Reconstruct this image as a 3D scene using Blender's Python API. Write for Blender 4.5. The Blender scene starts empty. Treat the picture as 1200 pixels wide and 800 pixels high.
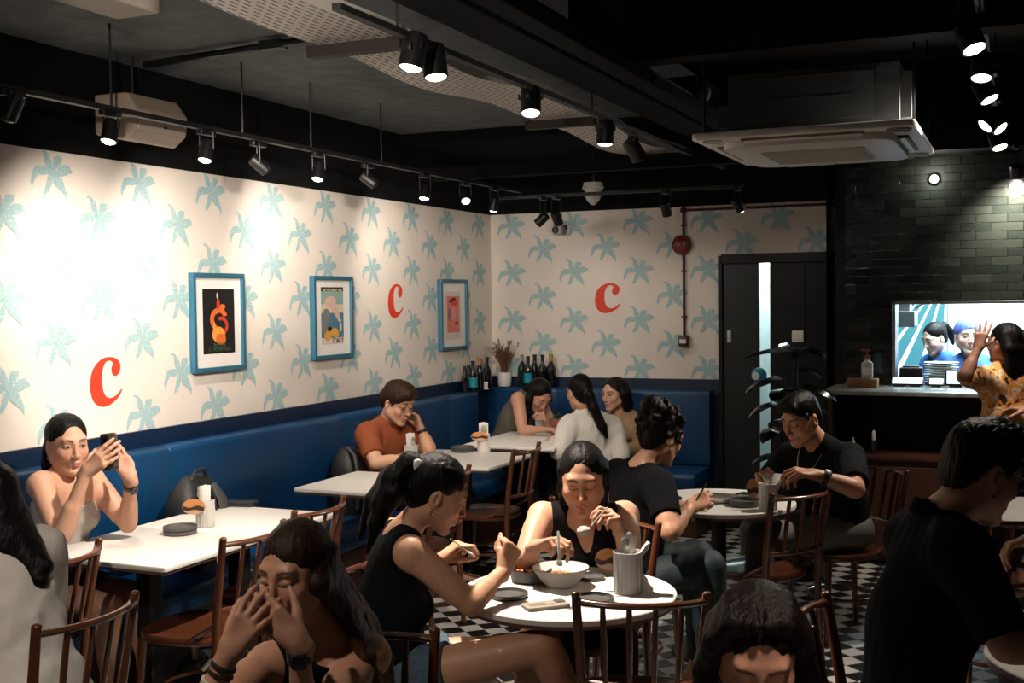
import bpy, bmesh, math, random
import numpy as np
from mathutils import Vector, Matrix
random.seed(7)
PI = math.pi
SC = bpy.context.scene
COL = SC.collection
# ------------------------------------------------------------------ camera model
F_PX, YAW, PITCH, ROLL, CAM_H = 1371.44, 0.4122, 0.036, -0.0121, 1.75
XL, YB = -4.027, 8.802            # inner faces of the long wall and the rear wall
Z_TRIM, Z_TOP = 1.12, 2.445       # wallpaper runs from the bench trim up to here
Z_CEIL = 3.30
Z_SLAB = 2.92
_cy, _sy, _cp, _sp = math.cos(YAW), math.sin(YAW), math.cos(PITCH), math.sin(PITCH)
FW = np.array([-_sy*_cp, _cy*_cp, -_sp])
_rt = np.array([_cy, _sy, 0.0]); _up = np.cross(_rt, FW)
RT = math.cos(ROLL)*_rt + math.sin(ROLL)*_up
UP = -math.sin(ROLL)*_rt + math.cos(ROLL)*_up
CAM = np.array([0, 0, CAM_H])
RTH = np.array([_cy, _sy, 0.0]); FWH = np.array([-_sy, _cy, 0.0]); ZZ = np.array([0, 0, 1.0])

def ray(u, v): return FW + RT*(u-600)/F_PX - UP*(v-400)/F_PX
def W(u, v, Z): return CAM + ray(u, v)*Z
def atz(u, v, z):
    d = ray(u, v); return CAM + d*(z-CAM_H)/d[2]
def aty(u, v, y):
    d = ray(u, v); return CAM + d*y/d[1]
def atx(u, v, x):
    d = ray(u, v); return CAM + d*x/d[0]
def proj(P):
    q = np.asarray(P, float)-CAM; z = q@FW
    return 600+F_PX*(q@RT)/z, 400-F_PX*(q@UP)/z, z
def A(*p): return np.array(p, float)
def nrm(v):
    v = np.asarray(v, float); return v/(np.linalg.norm(v)+1e-12)

# ------------------------------------------------------------------ materials
_M = {}
def mat(name, col, rough=.5, metal=0.0, bump=0.0, bscale=60.0, var=0.0, vscale=8.0, stretch=(1, 1, 1), spec=None, coat=0.0, sss=0.0, attr=None, trans=0.0, alpha=None, ior=None, sheen=0.0):
    if name in _M: return _M[name]
    m = bpy.data.materials.new(name); m.use_nodes = True
    nt = m.node_tree; b = nt.nodes['Principled BSDF']
    c = tuple(col)+(1,) if len(col) == 3 else tuple(col)
    b.inputs['Base Color'].default_value = c
    b.inputs['Roughness'].default_value = rough; b.inputs['Metallic'].default_value = metal
    if spec is not None: b.inputs['Specular IOR Level'].default_value = spec
    if coat: b.inputs['Coat Weight'].default_value = coat; b.inputs['Coat Roughness'].default_value = .15
    if trans: b.inputs['Transmission Weight'].default_value = trans
    if ior: b.inputs['IOR'].default_value = ior
    if sheen: b.inputs['Sheen Weight'].default_value = sheen
    if sss:
        b.inputs['Subsurface Weight'].default_value = sss
        b.inputs['Subsurface Radius'].default_value = (.012, .005, .003)
        b.inputs['Subsurface Scale'].default_value = 1.0
    tc = nt.nodes.new('ShaderNodeTexCoord'); mp = nt.nodes.new('ShaderNodeMapping')
    mp.inputs['Scale'].default_value = stretch
    nt.links.new(tc.outputs['Object'], mp.inputs['Vector'])
    src = None
    if attr:
        a = nt.nodes.new('ShaderNodeAttribute'); a.attribute_name = attr; src = a.outputs['Color']
        nt.links.new(src, b.inputs['Base Color'])
    if var > 0:
        n = nt.nodes.new('ShaderNodeTexNoise'); n.inputs['Scale'].default_value = vscale; n.inputs['Detail'].default_value = 5
        nt.links.new(mp.outputs[0], n.inputs['Vector'])
        r = nt.nodes.new('ShaderNodeMapRange'); r.inputs['From Min'].default_value = .3; r.inputs['From Max'].default_value = .7
        r.inputs['To Min'].default_value = 1-var; r.inputs['To Max'].default_value = 1+var
        nt.links.new(n.outputs['Fac'], r.inputs['Value'])
        mx = nt.nodes.new('ShaderNodeMix'); mx.data_type = 'RGBA'; mx.blend_type = 'MULTIPLY'; mx.inputs['Factor'].default_value = 1
        if src is not None: nt.links.new(src, mx.inputs['A'])
        else: mx.inputs['A'].default_value = c
        nt.links.new(r.outputs[0], mx.inputs['B']); nt.links.new(mx.outputs['Result'], b.inputs['Base Color'])
    if bump > 0:
        n2 = nt.nodes.new('ShaderNodeTexNoise'); n2.inputs['Scale'].default_value = bscale; n2.inputs['Detail'].default_value = 4
        nt.links.new(mp.outputs[0], n2.inputs['Vector'])
        bp = nt.nodes.new('ShaderNodeBump'); bp.inputs['Strength'].default_value = bump; bp.inputs['Distance'].default_value = .01
        nt.links.new(n2.outputs['Fac'], bp.inputs['Height']); nt.links.new(bp.outputs[0], b.inputs['Normal'])
    _M[name] = m; return m

def emit(name, col, strength):
    if name in _M: return _M[name]
    m = bpy.data.materials.new(name); m.use_nodes = True; nt = m.node_tree
    b = nt.nodes['Principled BSDF']; b.inputs['Base Color'].default_value = tuple(col)+(1,)
    b.inputs['Emission Color'].default_value = tuple(col)+(1,); b.inputs['Emission Strength'].default_value = strength
    _M[name] = m; return m

# ------------------------------------------------------------------ mesh building
class MB:
    """collects shapes, then links them as ONE mesh object"""
    def __init__(s): s.v = []; s.f = []; s.mi = []; s.m = 0
    def add(s, vs, fs):
        o = len(s.v); s.v += [tuple(map(float, p)) for p in vs]
        s.f += [tuple(i+o for i in f) for f in fs]; s.mi += [s.m]*len(fs); return s
    def box(s, c, d, R=None, taper=1.0):
        c = A(*c); hx, hy, hz = d[0]/2, d[1]/2, d[2]/2; vs = []
        for z in (-1, 1):
            t = taper if z > 0 else 1
            for x, y in ((-1, -1), (1, -1), (1, 1), (-1, 1)): vs.append(A(x*hx*t, y*hy*t, z*hz))
        if R is not None: vs = [np.array(R) @ p for p in vs]
        return s.add([p+c for p in vs], [(3, 2, 1, 0), (4, 5, 6, 7), (0, 1, 5, 4), (1, 2, 6, 5), (2, 3, 7, 6), (3, 0, 4, 7)])
    def rbox(s, c, d, r=.01, R=None, seg=3):
        """box with rounded vertical edges and eased top and bottom"""
        hx, hy, hz = d[0]/2, d[1]/2, d[2]/2; r = min(r, hx*.99, hy*.99); e = min(r*.5, hz*.45)
        def ring(inset, z):
            o = []
            for cx, cy, a0 in ((hx-r, hy-r, 0), (-hx+r, hy-r, PI/2), (-hx+r, -hy+r, PI), (hx-r, -hy+r, 1.5*PI)):
                for k in range(seg+1):
                    a = a0+PI/2*k/seg; rr = max(r-inset, 1e-4); o.append(A(cx+rr*math.cos(a), cy+rr*math.sin(a), z))
            return o
        rings = [ring(e, -hz), ring(e*.3, -hz+e*.3), ring(0, -hz+e), ring(0, hz-e), ring(e*.3, hz-e*.3), ring(e, hz)]
        n = len(rings[0]); vs = [p for q in rings for p in q]
        if R is not None: vs = [np.array(R) @ p for p in vs]
        fs = [(i*n+j, i*n+(j+1) % n, (i+1)*n+(j+1) % n, (i+1)*n+j) for i in range(5) for j in range(n)]
        fs += [tuple(range(n-1, -1, -1)), tuple(range(5*n, 6*n))]
        return s.add([p+A(*c) for p in vs], fs)
    def tube(s, pts, rad, seg=8, cap=True, sq=None, closed=False):
        pts = [A(*p) for p in pts]; n = len(pts)
        if not hasattr(rad, '__len__'): rad = [rad]*n
        vs = []; prev = None
        for i in range(n):
            if closed: t = nrm(pts[(i+1) % n]-pts[i-1])
            else: t = nrm(pts[min(i+1, n-1)]-pts[max(i-1, 0)])
            if prev is None:
                a = A(0, 0, 1) if abs(t[2]) < .9 else A(1, 0, 0); x = nrm(np.cross(a, t))
            else: x = nrm(prev-t*(prev@t))
            prev = x; y = np.cross(t, x)
            for k in range(seg):
                an = 2*PI*k/seg; vs.append(pts[i]+rad[i]*(math.cos(an)*x+math.sin(an)*y*(sq or 1)))
        m = n if closed else n-1
        fs = [(i*seg+k, i*seg+(k+1) % seg, ((i+1) % n)*seg+(k+1) % seg, ((i+1) % n)*seg+k) for i in range(m) for k in range(seg)]
        if cap and not closed: fs += [tuple(range(seg-1, -1, -1)), tuple(range((n-1)*seg, n*seg))]
        return s.add(vs, fs)
    def lathe(s, prof, c=(0, 0, 0), seg=28, R=None, sx=1, sy=1, cap=True):
        vs = []; n = len(prof)
        for r, z in prof:
            for k in range(seg):
                a = 2*PI*k/seg; vs.append(A(r*math.cos(a)*sx, r*math.sin(a)*sy, z))
        if R is not None: vs = [np.array(R) @ p for p in vs]
        fs = [(i*seg+k, i*seg+(k+1) % seg, (i+1)*seg+(k+1) % seg, (i+1)*seg+k) for i in range(n-1) for k in range(seg)]
        if cap:
            fs += [tuple(range(seg-1, -1, -1)), tuple(range((n-1)*seg, n*seg))]
        return s.add([p+A(*c) for p in vs], fs)
    def ball(s, c, r, seg=14, rings=9, R=None):
        if not hasattr(r, '__len__'): r = (r, r, r)
        vs = [A(0, 0, r[2])]
        for i in range(1, rings):
            t = PI*i/rings
            for k in range(seg):
                a = 2*PI*k/seg; vs.append(A(r[0]*math.sin(t)*math.cos(a), r[1]*math.sin(t)*math.sin(a), r[2]*math.cos(t)))
        vs.append(A(0, 0, -r[2])); L = len(vs)-1
        if R is not None: vs = [np.array(R) @ p for p in vs]
        fs = [(0, 1+k, 1+(k+1) % seg) for k in range(seg)]
        for i in range(rings-2):
            for k in range(seg):
                a = 1+i*seg; fs.append((a+k, a+seg+k, a+seg+(k+1) % seg, a+(k+1) % seg))
        a = 1+(rings-2)*seg; fs += [(L, a+(k+1) % seg, a+k) for k in range(seg)]
        return s.add([p+A(*c) for p in vs], fs)
    def prism(s, poly, o, ex, ey, n, th):
        """polygon (2-D) extruded by th along n"""
        o, ex, ey, n = A(*o), A(*ex), A(*ey), A(*n); k = len(poly)
        b = [o+ex*p[0]+ey*p[1] for p in poly]; t = [p+n*th for p in b]
        fs = [tuple(range(k-1, -1, -1)), tuple(range(k, 2*k))]+[(i, (i+1) % k, k+(i+1) % k, k+i) for i in range(k)]
        return s.add(b+t, fs)
    def strip(s, left, right):
        n = len(left); return s.add(list(left)+list(right), [(i, i+1, n+i+1, n+i) for i in range(n-1)])
    def build(s, name, mats, parent=None, smooth=True, loc=None, bevel=0, rot=None, fix=True, auto=40):
        me = bpy.data.meshes.new(name); me.from_pydata(s.v, [], s.f)
        if not isinstance(mats, (list, tuple)): mats = [mats]
        for m in mats: me.materials.append(m)
        if len(mats) > 1: me.polygons.foreach_set('material_index', s.mi)
        if fix:
            bm = bmesh.new(); bm.from_mesh(me); bmesh.ops.recalc_face_normals(bm, faces=bm.faces[:]); bm.to_mesh(me); bm.free()
        if smooth:
            me.polygons.foreach_set('use_smooth', [True]*len(me.polygons))
            me.update()
            try: me.set_sharp_from_angle(angle=math.radians(auto))
            except Exception: pass
        o = bpy.data.objects.new(name, me); COL.objects.link(o)
        if parent is not None: o.parent = parent
        if loc is not None: o.location = tuple(loc)
        if rot is not None: o.rotation_euler = rot
        if bevel:
            md = o.modifiers.new('bevel', 'BEVEL'); md.width = bevel; md.segments = 2; md.limit_method = 'ANGLE'
        return o

def tag(o, label=None, cat=None, group=None, kind=None):
    if label: o['label'] = label
    if cat: o['category'] = cat
    if group: o['group'] = group
    if kind: o['kind'] = kind
    return o
def thing(name, label, cat, loc=(0, 0, 0), rz=0, group=None):
    o = bpy.data.objects.new(name, None); COL.objects.link(o); o.empty_display_size = .05
    o.location = tuple(loc); o.rotation_euler = (0, 0, rz); return tag(o, label, cat, group)
def struct(o): o['kind'] = 'structure'; return o
def dup(root, loc, rz, label, group=None, scale=None):
    r = root.copy(); COL.objects.link(r); r.location = tuple(loc); r.rotation_euler = (0, 0, rz); r['label'] = label
    if group: r['group'] = group
    if scale: r.scale = scale
    def rec(a, b):
        for ch in list(a.children):
            c = ch.copy(); COL.objects.link(c); c.parent = b; rec(ch, c)
    rec(root, r); return r
def spot(name, loc, target, power, size=60, blend=.5, col=(1, .86, .7), rad=.03, parent=None):
    l = bpy.data.lights.new(name, 'SPOT'); l.energy = power; l.spot_size = math.radians(size); l.spot_blend = blend
    l.color = col; l.shadow_soft_size = rad
    o = bpy.data.objects.new(name, l); COL.objects.link(o); o.location = tuple(loc)
    d = Vector(tuple(A(*target)-A(*loc))); o.rotation_euler = d.to_track_quat('-Z', 'Y').to_euler(); return o
def area(name, loc, target, power, sx, sy, col=(1, 1, 1)):
    l = bpy.data.lights.new(name, 'AREA'); l.energy = power; l.shape = 'RECTANGLE'; l.size = sx; l.size_y = sy; l.color = col
    o = bpy.data.objects.new(name, l); COL.objects.link(o); o.location = tuple(loc)
    d = Vector(tuple(A(*target)-A(*loc))); o.rotation_euler = d.to_track_quat('-Z', 'Y').to_euler(); return o
def rotz(a): return np.array([[math.cos(a), -math.sin(a), 0], [math.sin(a), math.cos(a), 0], [0, 0, 1]])
def basis(x, y, z): return np.array([x, y, z]).T
def track(d, up=(0, 0, 1)):
    """matrix whose local -Z looks along d"""
    z = -nrm(d); x = nrm(np.cross(A(*up), z)) if abs(z[2]) < .98 else nrm(np.cross(A(0, 1, 0), z)); return basis(x, np.cross(z, x), z)
def text_mesh(txt, size, R, loc, name, m, parent=None, depth=.0006, align='CENTER', sx=1.0):
    cu = bpy.data.curves.new(name, 'FONT'); cu.body = txt; cu.size = size; cu.align_x = align; cu.align_y = 'CENTER'; cu.extrude = depth
    cu.resolution_u = 3
    o = bpy.data.objects.new(name, cu); COL.objects.link(o)
    dg = bpy.context.evaluated_depsgraph_get(); me = bpy.data.meshes.new_from_object(o.evaluated_get(dg))
    bpy.data.objects.remove(o); bpy.data.curves.remove(cu)
    me.transform(Matrix.Diagonal((sx, 1, 1, 1)))
    M4 = Matrix([list(map(float, R[i]))+[float(loc[i])] for i in range(3)]+[[0, 0, 0, 1]]); me.transform(M4)
    me.name = name; me.materials.clear(); me.materials.append(m)
    ob = bpy.data.objects.new(name, me); COL.objects.link(ob)
    if parent is not None: ob.parent = parent
    return ob
# ================================================================== materials
M_CREAM = mat('wallpaper_cream', (.78, .71, .645), .62, bump=.04, bscale=120, var=.03, vscale=3)
M_MOTIF = mat('wallpaper_motif', (.37, .535, .56), .62, var=.16, vscale=90)
M_CRED = mat('wallpaper_red', (.72, .045, .018), .6, var=.1, vscale=60)
M_BLACK = mat('black_paint', (.004, .0045, .005), .9, bump=.05, bscale=40, spec=.15)
M_BLACKW = mat('black_wall_paint', (.005, .0055, .006), .9, spec=.15)
M_NAVY = mat('navy_trim', (.002, .014, .045), .45)
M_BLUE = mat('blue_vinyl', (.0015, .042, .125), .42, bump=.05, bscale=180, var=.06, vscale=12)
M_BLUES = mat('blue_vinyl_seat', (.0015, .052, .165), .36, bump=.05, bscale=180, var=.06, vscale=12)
M_DARKWOOD = mat('dark_wood_panel', (.040, .014, .008), .45, var=.3, vscale=14, stretch=(1, 1, 6))
M_CONC = mat('concrete', (.125, .137, .137), .85, bump=.3, bscale=40, var=.25, vscale=9)
M_CONCL = mat('pale_concrete', (.34, .30, .26), .8, bump=.1, bscale=40, var=.1, vscale=5)
M_DGREEN = mat('dark_green_door', (.003, .008, .007), .4, var=.2, vscale=3)
M_DDOOR = mat('black_door', (.005, .005, .0055), .5, spec=.3)
M_STEEL = mat('brushed_steel', (.5, .52, .52), .32, metal=1)
M_METB = mat('black_metal', (.012, .012, .013), .4, metal=.3)
M_WHITEP = mat('white_plastic', (.78, .76, .72), .4)
M_GREYM = mat('grey_metal', (.060, .066, .068), .5, metal=.4, bump=.05)

def shell(name, quads, m, kind='structure'):
    b = MB()
    for q in quads: b.add(q, [tuple(range(len(q)))])
    o = b.build(name, m, smooth=False, fix=False); o['kind'] = kind; return o

# ------------------------------------------------------------------ floor, chequered on the diagonal
def floor_material():
    m = bpy.data.materials.new('checker_tile'); m.use_nodes = True; nt = m.node_tree; b = nt.nodes['Principled BSDF']
    tc = nt.nodes.new('ShaderNodeTexCoord'); mp = nt.nodes.new('ShaderNodeMapping'); mp.inputs['Rotation'].default_value = (0, 0, PI/4)
    mp.inputs['Location'].default_value = (.02, .01, .5)
    ch = nt.nodes.new('ShaderNodeTexChecker'); ch.inputs['Scale'].default_value = 1/.105
    ch.inputs['Color1'].default_value = (.62, .60, .56, 1); ch.inputs['Color2'].default_value = (.010, .010, .011, 1)
    nt.links.new(tc.outputs['Object'], mp.inputs[0]); nt.links.new(mp.outputs[0], ch.inputs['Vector'])
    n = nt.nodes.new('ShaderNodeTexNoise'); n.inputs['Scale'].default_value = 30; n.inputs['Detail'].default_value = 6
    r = nt.nodes.new('ShaderNodeMapRange'); r.inputs['To Min'].default_value = .75; r.inputs['To Max'].default_value = 1.15
    nt.links.new(n.outputs['Fac'], r.inputs['Value'])
    mx = nt.nodes.new('ShaderNodeMix'); mx.data_type = 'RGBA'; mx.blend_type = 'MULTIPLY'; mx.inputs['Factor'].default_value = 1
    nt.links.new(ch.outputs['Color'], mx.inputs['A']); nt.links.new(r.outputs[0], mx.inputs['B'])
    nt.links.new(mx.outputs['Result'], b.inputs['Base Color'])
    b.inputs['Roughness'].default_value = .32
    return m
M_FLOOR = floor_material()
X0, X1, Y0, Y1 = XL, 2.8, -1.6, YB
b = MB(); b.box(((X0+X1)/2, (Y0+12.2)/2, -.05), (X1-X0+.6, 12.2-Y0+.2, .1)); struct(b.build('floor', M_FLOOR, smooth=False))

# ------------------------------------------------------------------ wallpaper
PET = [[(330, 395), (260, 432), (165, 440), (128, 500), (98, 585), (80, 520), (105, 410), (135, 355), (190, 335), (270, 345), (325, 370)],
       [(352, 385), (300, 345), (258, 285), (250, 190), (236, 150), (195, 138), (215, 112), (262, 130), (305, 175), (338, 250), (352, 330)],
       [(372, 345), (378, 260), (390, 205), (430, 188), (487, 198), (478, 255), (430, 325), (392, 375)],
       [(438, 385), (452, 330), (500, 295), (560, 288), (600, 320), (625, 378), (590, 380), (535, 412), (480, 425), (445, 415)],
       [(315, 425), (360, 420), (352, 500), (335, 560), (296, 632), (250, 668), (243, 630), (268, 560), (290, 470)],
       [(380, 455), (430, 430), (490, 470), (512, 540), (540, 620), (535, 712), (515, 650), (455, 590), (392, 540)],
       [(325, 365), (395, 352), (440, 400), (430, 440), (380, 462), (335, 430)]]
def motif_pts():
    out = []
    for p in PET:
        cx = sum(x for x, y in p)/len(p); cy = sum(y for x, y in p)/len(p); out.append([(cx+(x-cx)*1.2, cy+(y-cy)*1.14) for x, y in p])
    return [[((x-355)/545*.235, (415-y)/590*.215) for x, y in p] for p in out]
MOT = motif_pts()
CL = [(181, 345), (175, 326), (156, 313), (130, 308), (100, 312), (70, 329), (49, 357), (40, 395), (42, 430), (55, 459), (80, 477), (110, 480), (141, 470), (168, 452), (185, 430), (182, 425), (160, 443), (136, 452), (114, 447), (100, 428), (95, 398), (96, 362), (106, 334), (121, 321), (137, 322), (145, 331), (139, 345), (138, 360), (146, 373), (160, 376), (174, 366)]
def smooth_closed(pts, n=4):
    o = []; m = len(pts)
    for i in range(m):
        p0, p1, p2, p3 = (A(*pts[(i+k-1) % m]) for k in range(4))
        for t in np.arange(n)/n: o.append(tuple(.5*((2*p1)+(-p0+p2)*t+(2*p0-5*p1+4*p2-p3)*t*t+(-p0+3*p1-3*p2+p3)*t**3)))
    return o
CLP = [((x-112)/145*.212, (394-y)/172*.236) for x, y in smooth_closed(CL)]

def paper_wall(name, o, ex, n, s0, s1, cols, letters, holes=(), s1w=None):
    """wallpapered wall: o origin, ex along the wall, n into the room; cols = (position, parity)"""
    b = MB(); o, ex, n = A(*o), A(*ex), A(*n)
    P = lambda s, z, d=0: o+ex*s+A(0, 0, z)+n*d
    sw = s1w if s1w is not None else s1
    for dd in (0, -.03): b.add([P(s0, Z_TRIM, dd), P(sw, Z_TRIM, dd), P(sw, Z_TOP, dd), P(s0, Z_TOP, dd)], [(0, 1, 2, 3)])
    b.m = 1; rnd = random.Random(3)
    for s, par in cols:
        zs = (2.34, 1.955, 1.57, 1.187) if par == 0 else (2.146, 1.762, 1.38)
        for z in zs:
            if any(abs(s-ls) < .12 and abs(z-lz) < .12 for ls, lz in letters): continue
            if any(h0-.08 < s < h1+.08 and h2-.12 < z < h3+.06 for h0, h1, h2, h3 in holes): continue
            for ip, poly in enumerate(MOT):
                pp = [P(s+x, z+y, .001+.0004*ip) for x, y in poly]
                pp = [p for p in pp]
                # keep inside the paper
                if min(q[2] for q in pp) < Z_TRIM or max(q[2] for q in pp) > Z_TOP:
                    for q in pp: q[2] = min(max(q[2], Z_TRIM), Z_TOP)
                b.add(pp, [tuple(range(len(pp)))])
    w = b.build(name, [M_CREAM, M_MOTIF], smooth=False, fix=False); w['kind'] = 'structure'
    for ls, lz in letters:
        lb = MB(); pts = [P(ls+x, lz+y, .002) for x, y in CLP]; lb.add(pts, [tuple(range(len(pts)))])
        lo = lb.build('painted_letter', M_CRED, w, smooth=False, fix=False); lo['label'] = 'red letter C painted on the wallpaper'
    return w
lc = [(4.04+.2825*k, k % 2) for k in range(-10, 17)]
paper_wall('wall_left', (XL, 0, 0), (0, 1, 0), (1, 0, 0), Y0, YB, lc, [(4.347, 1.379), (7.18, 1.748)])
bc = [(-3.84+.2705*k, k % 2) for k in range(0, 10)]
paper_wall('wall_back', (0, YB, 0), (1, 0, 0), (0, -1, 0), XL, -1.19, bc, [(-3.018, 1.75)], holes=[(-2.09, -1.1, 0, 2.06)], s1w=-2.09)
shell('wall_back_lintel', [[(-2.09, YB, 2.05), (-1.15, YB, 2.05), (-1.15, YB, Z_TOP), (-2.09, YB, Z_TOP)]], M_CREAM)
# the paper round the top of the doorway is kept above it
shell('wall_left_upper', [[(XL, Y0, Z_TOP), (XL, YB, Z_TOP), (XL, YB, Z_CEIL), (XL, Y0, Z_CEIL)]], M_BLACKW)
shell('wall_back_upper', [[(XL, YB, Z_TOP), (1.0, YB, Z_TOP), (1.0, YB, Z_CEIL), (XL, YB, Z_CEIL)]], M_BLACKW)
b = MB(); b.box((XL+.012, (Y0+YB)/2, .56), (.024, YB-Y0, 1.12)); struct(b.build('trim_1', M_NAVY, smooth=False))
b = MB(); b.box(((XL+.024-2.09)/2, YB-.012, .56), (-2.09-XL-.024, .024, 1.12)); struct(b.build('trim_2', M_NAVY, smooth=False))
shell('wall_right', [[(X1, Y0, 0), (X1, 12, 0), (X1, 12, Z_CEIL), (X1, Y0, Z_CEIL)]], M_BLACKW)
shell('wall_front', [[(XL, Y0, 0), (X1, Y0, 0), (X1, Y0, Z_CEIL), (XL, Y0, Z_CEIL)]], M_BLACKW)

# ------------------------------------------------------------------ ceiling
shell('ceiling', [[(-2.1, Y0, Z_CEIL), (X1, Y0, Z_CEIL), (X1, YB, Z_CEIL), (-2.1, YB, Z_CEIL)]], M_BLACKW)
b = MB(); b.box(((XL-1.9)/2, (Y0+7.3)/2, Z_SLAB+.05), (-1.9-XL, 7.3-Y0, .1)); struct(b.build('ceiling_slab', M_CONC, smooth=False))
b = MB(); b.box(((XL-1.9)/2, (7.3+YB)/2, 3.0), (-1.9-XL, YB-7.3, .3)); struct(b.build('ceiling_bulkhead', M_BLACK, smooth=False))
# pale concrete beams, top left
p0 = atz(0, 18, 2.74); p1 = atz(72, 5, 2.74); p2 = atz(135, 23, 2.74); p3 = atz(190, 17, 2.74)
b = MB(); b.box(((p2[0]+p3[0])/2, (p2[1]+p3[1])/2-1.6, 2.83), (p3[0]-p2[0], 3.2, .18)); struct(b.build('ceiling_beam', M_CONCL, smooth=False, bevel=.01))
b = MB(); b.box((XL+.5, (p0[1]+p1[1])/2-.3, 2.83), (p2[0]-XL+.5-1, .6, .18)); struct(b.build('ceiling_beam', M_CONCL, smooth=False, bevel=.01))
# black down-stand beam over the brick wall and along the rear
b = MB(); b.box((.65, 8.55, 3.0), (3.7, .6, .6)); struct(b.build('ceiling_beam', M_BLACK, smooth=False))
b = MB(); b.box((-2.6, 7.6, 2.66), (2.8, .12, .09)); struct(b.build('ceiling_beam', M_BLACK, smooth=False))
b = MB(); b.box((.4, 5.1, 3.05), (4.6, .14, .5)); struct(b.build('ceiling_beam', M_BLACK, smooth=False))

# ------------------------------------------------------------------ rear doorway
DX0, DX1, DZ = -2.09, -1.19, 2.05
b = MB()
b.box((-1.95, YB-.02, 1.0), (.27, .05, 2.0))
d1 = b.build('door_1', M_DGREEN, smooth=False, bevel=.004); struct(d1)
bb = MB(); bb.box((-2.035, YB-.052, 1.45), (.03, .012, .09)); bb.box((-2.035, YB-.064, 1.45), (.012, .02, .05)); bb.build('door_sign', mat('small_pale_sign', (.55, .6, .58), .4), d1, smooth=False, bevel=.002)
b = MB(); b.box((-1.47, YB-.02, 1.0), (.52, .05, 2.0)); b.m = 1; b.box((-1.47, YB-.047, 1.0), (.006, .004, 1.98))
d2 = b.build('door_2', [M_DDOOR, M_BLACK], smooth=False, bevel=.004); struct(d2)
b = MB(); b.box((-1.64, YB-.03, 2.035), (.9, .08, .07)); b.box((-2.1, YB-.03, 1.03), (.03, .08, 2.06)); b.box((-1.2, YB-.03, 1.03), (.03, .08, 2.06)); struct(b.build('trim_3', M_DDOOR, smooth=False))
# the lit passage behind the gap
M_PASS = mat('passage_white', (.72, .78, .78), .7)
M_PASSY = mat('passage_yellow', (.62, .62, .38), .7)
shell('wall_passage', [[(-2.3, 9.7, 0), (-1.3, 9.7, 0), (-1.3, 9.7, 1.80), (-2.3, 9.7, 1.80)], [(-2.3, 8.86, 0), (-2.3, 9.7, 0), (-2.3, 9.7, 2.5), (-2.3, 8.86, 2.5)], [(-1.3, 8.86, 0), (-1.3, 9.7, 0), (-1.3, 9.7, 2.5), (-1.3, 8.86, 2.5)]], M_PASS)
shell('wall_passage_upper', [[(-2.3, 9.7, 1.80), (-1.3, 9.7, 1.80), (-1.3, 9.7, 2.5), (-2.3, 9.7, 2.5)]], M_PASSY)
shell('ceiling_passage', [[(-2.3, 8.83, 2.5), (-1.3, 8.83, 2.5), (-1.3, 9.7, 2.5), (-2.3, 9.7, 2.5)]], M_PASS)
l = bpy.data.lights.new('passage_light', 'POINT'); l.energy = 40; l.color = (.72, .95, 1.0); l.shadow_soft_size = .12
lo = bpy.data.objects.new('passage_light', l); COL.objects.link(lo); lo.location = (-1.8, 9.25, 2.2)

# ------------------------------------------------------------------ glossy dark tiled wall with the kitchen hatch
YK = 8.45
def brick_material():
    m = bpy.data.materials.new('dark_glazed_tile'); m.use_nodes = True; nt = m.node_tree; b = nt.nodes['Principled BSDF']
    tc = nt.nodes.new('ShaderNodeTexCoord'); mp = nt.nodes.new('ShaderNodeMapping'); mp.inputs['Rotation'].default_value = (PI/2, 0, 0)
    br = nt.nodes.new('ShaderNodeTexBrick'); br.inputs['Scale'].default_value = 1; br.inputs['Brick Width'].default_value = .195; br.inputs['Row Height'].default_value = .057
    br.inputs['Mortar Size'].default_value = .0022; br.inputs['Mortar Smooth'].default_value = .2; br.inputs['Bias'].default_value = 0
    br.inputs['Color1'].default_value = (.009, .012, .010, 1); br.inputs['Color2'].default_value = (.020, .024, .020, 1); br.inputs['Mortar'].default_value = (.003, .003, .003, 1)
    nt.links.new(tc.outputs['Object'], mp.inputs[0]); nt.links.new(mp.outputs[0], br.inputs['Vector'])
    nt.links.new(br.outputs['Color'], b.inputs['Base Color'])
    n = nt.nodes.new('ShaderNodeTexNoise'); n.inputs['Scale'].default_value = 9; n.inputs['Detail'].default_value = 3; nt.links.new(tc.outputs['Object'], n.inputs['Vector'])
    mth = nt.nodes.new('ShaderNodeMath'); mth.operation = 'MULTIPLY_ADD'; mth.inputs[1].default_value = -1.0
    nt.links.new(br.outputs['Fac'], mth.inputs[0]); nt.links.new(n.outputs['Fac'], mth.inputs[2])
    bp = nt.nodes.new('ShaderNodeBump'); bp.inputs['Strength'].default_value = .55; bp.inputs['Distance'].default_value = .012
    nt.links.new(mth.outputs[0], bp.inputs['Height']); nt.links.new(bp.outputs[0], b.inputs['Normal'])
    b.inputs['Roughness'].default_value = .15
    return m
M_TILE = brick_material()
HL = aty(1046, 353, YK); HB = aty(1047, 449, YK)
HX0, HX1, HZ0, HZ1 = HL[0], .62, 1.125, HL[2]
BX0, BX1 = aty(990, 300, YK)[0], 2.8
b = MB()
def slabx(x0, x1, z0, z1): b.box(((x0+x1)/2, YK+.09, (z0+z1)/2), (x1-x0, .18, z1-z0))
slabx(BX0, HX0, 0, 2.72); slabx(HX1, BX1, 0, 2.72); slabx(HX0, HX1, 0, HZ0); slabx(HX0, HX1, HZ1, 2.72)
struct(b.build('wall_tiled', M_TILE, smooth=False))
b = MB(); w = .022
b.box((HX0+w/2, YK+.06, (HZ0+HZ1)/2), (w, .2, HZ1-HZ0)); b.box((HX1-w/2, YK+.06, (HZ0+HZ1)/2), (w, .2, HZ1-HZ0)); b.box(((HX0+HX1)/2, YK+.06, HZ1-w/2), (HX1-HX0, .2, w))
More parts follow.
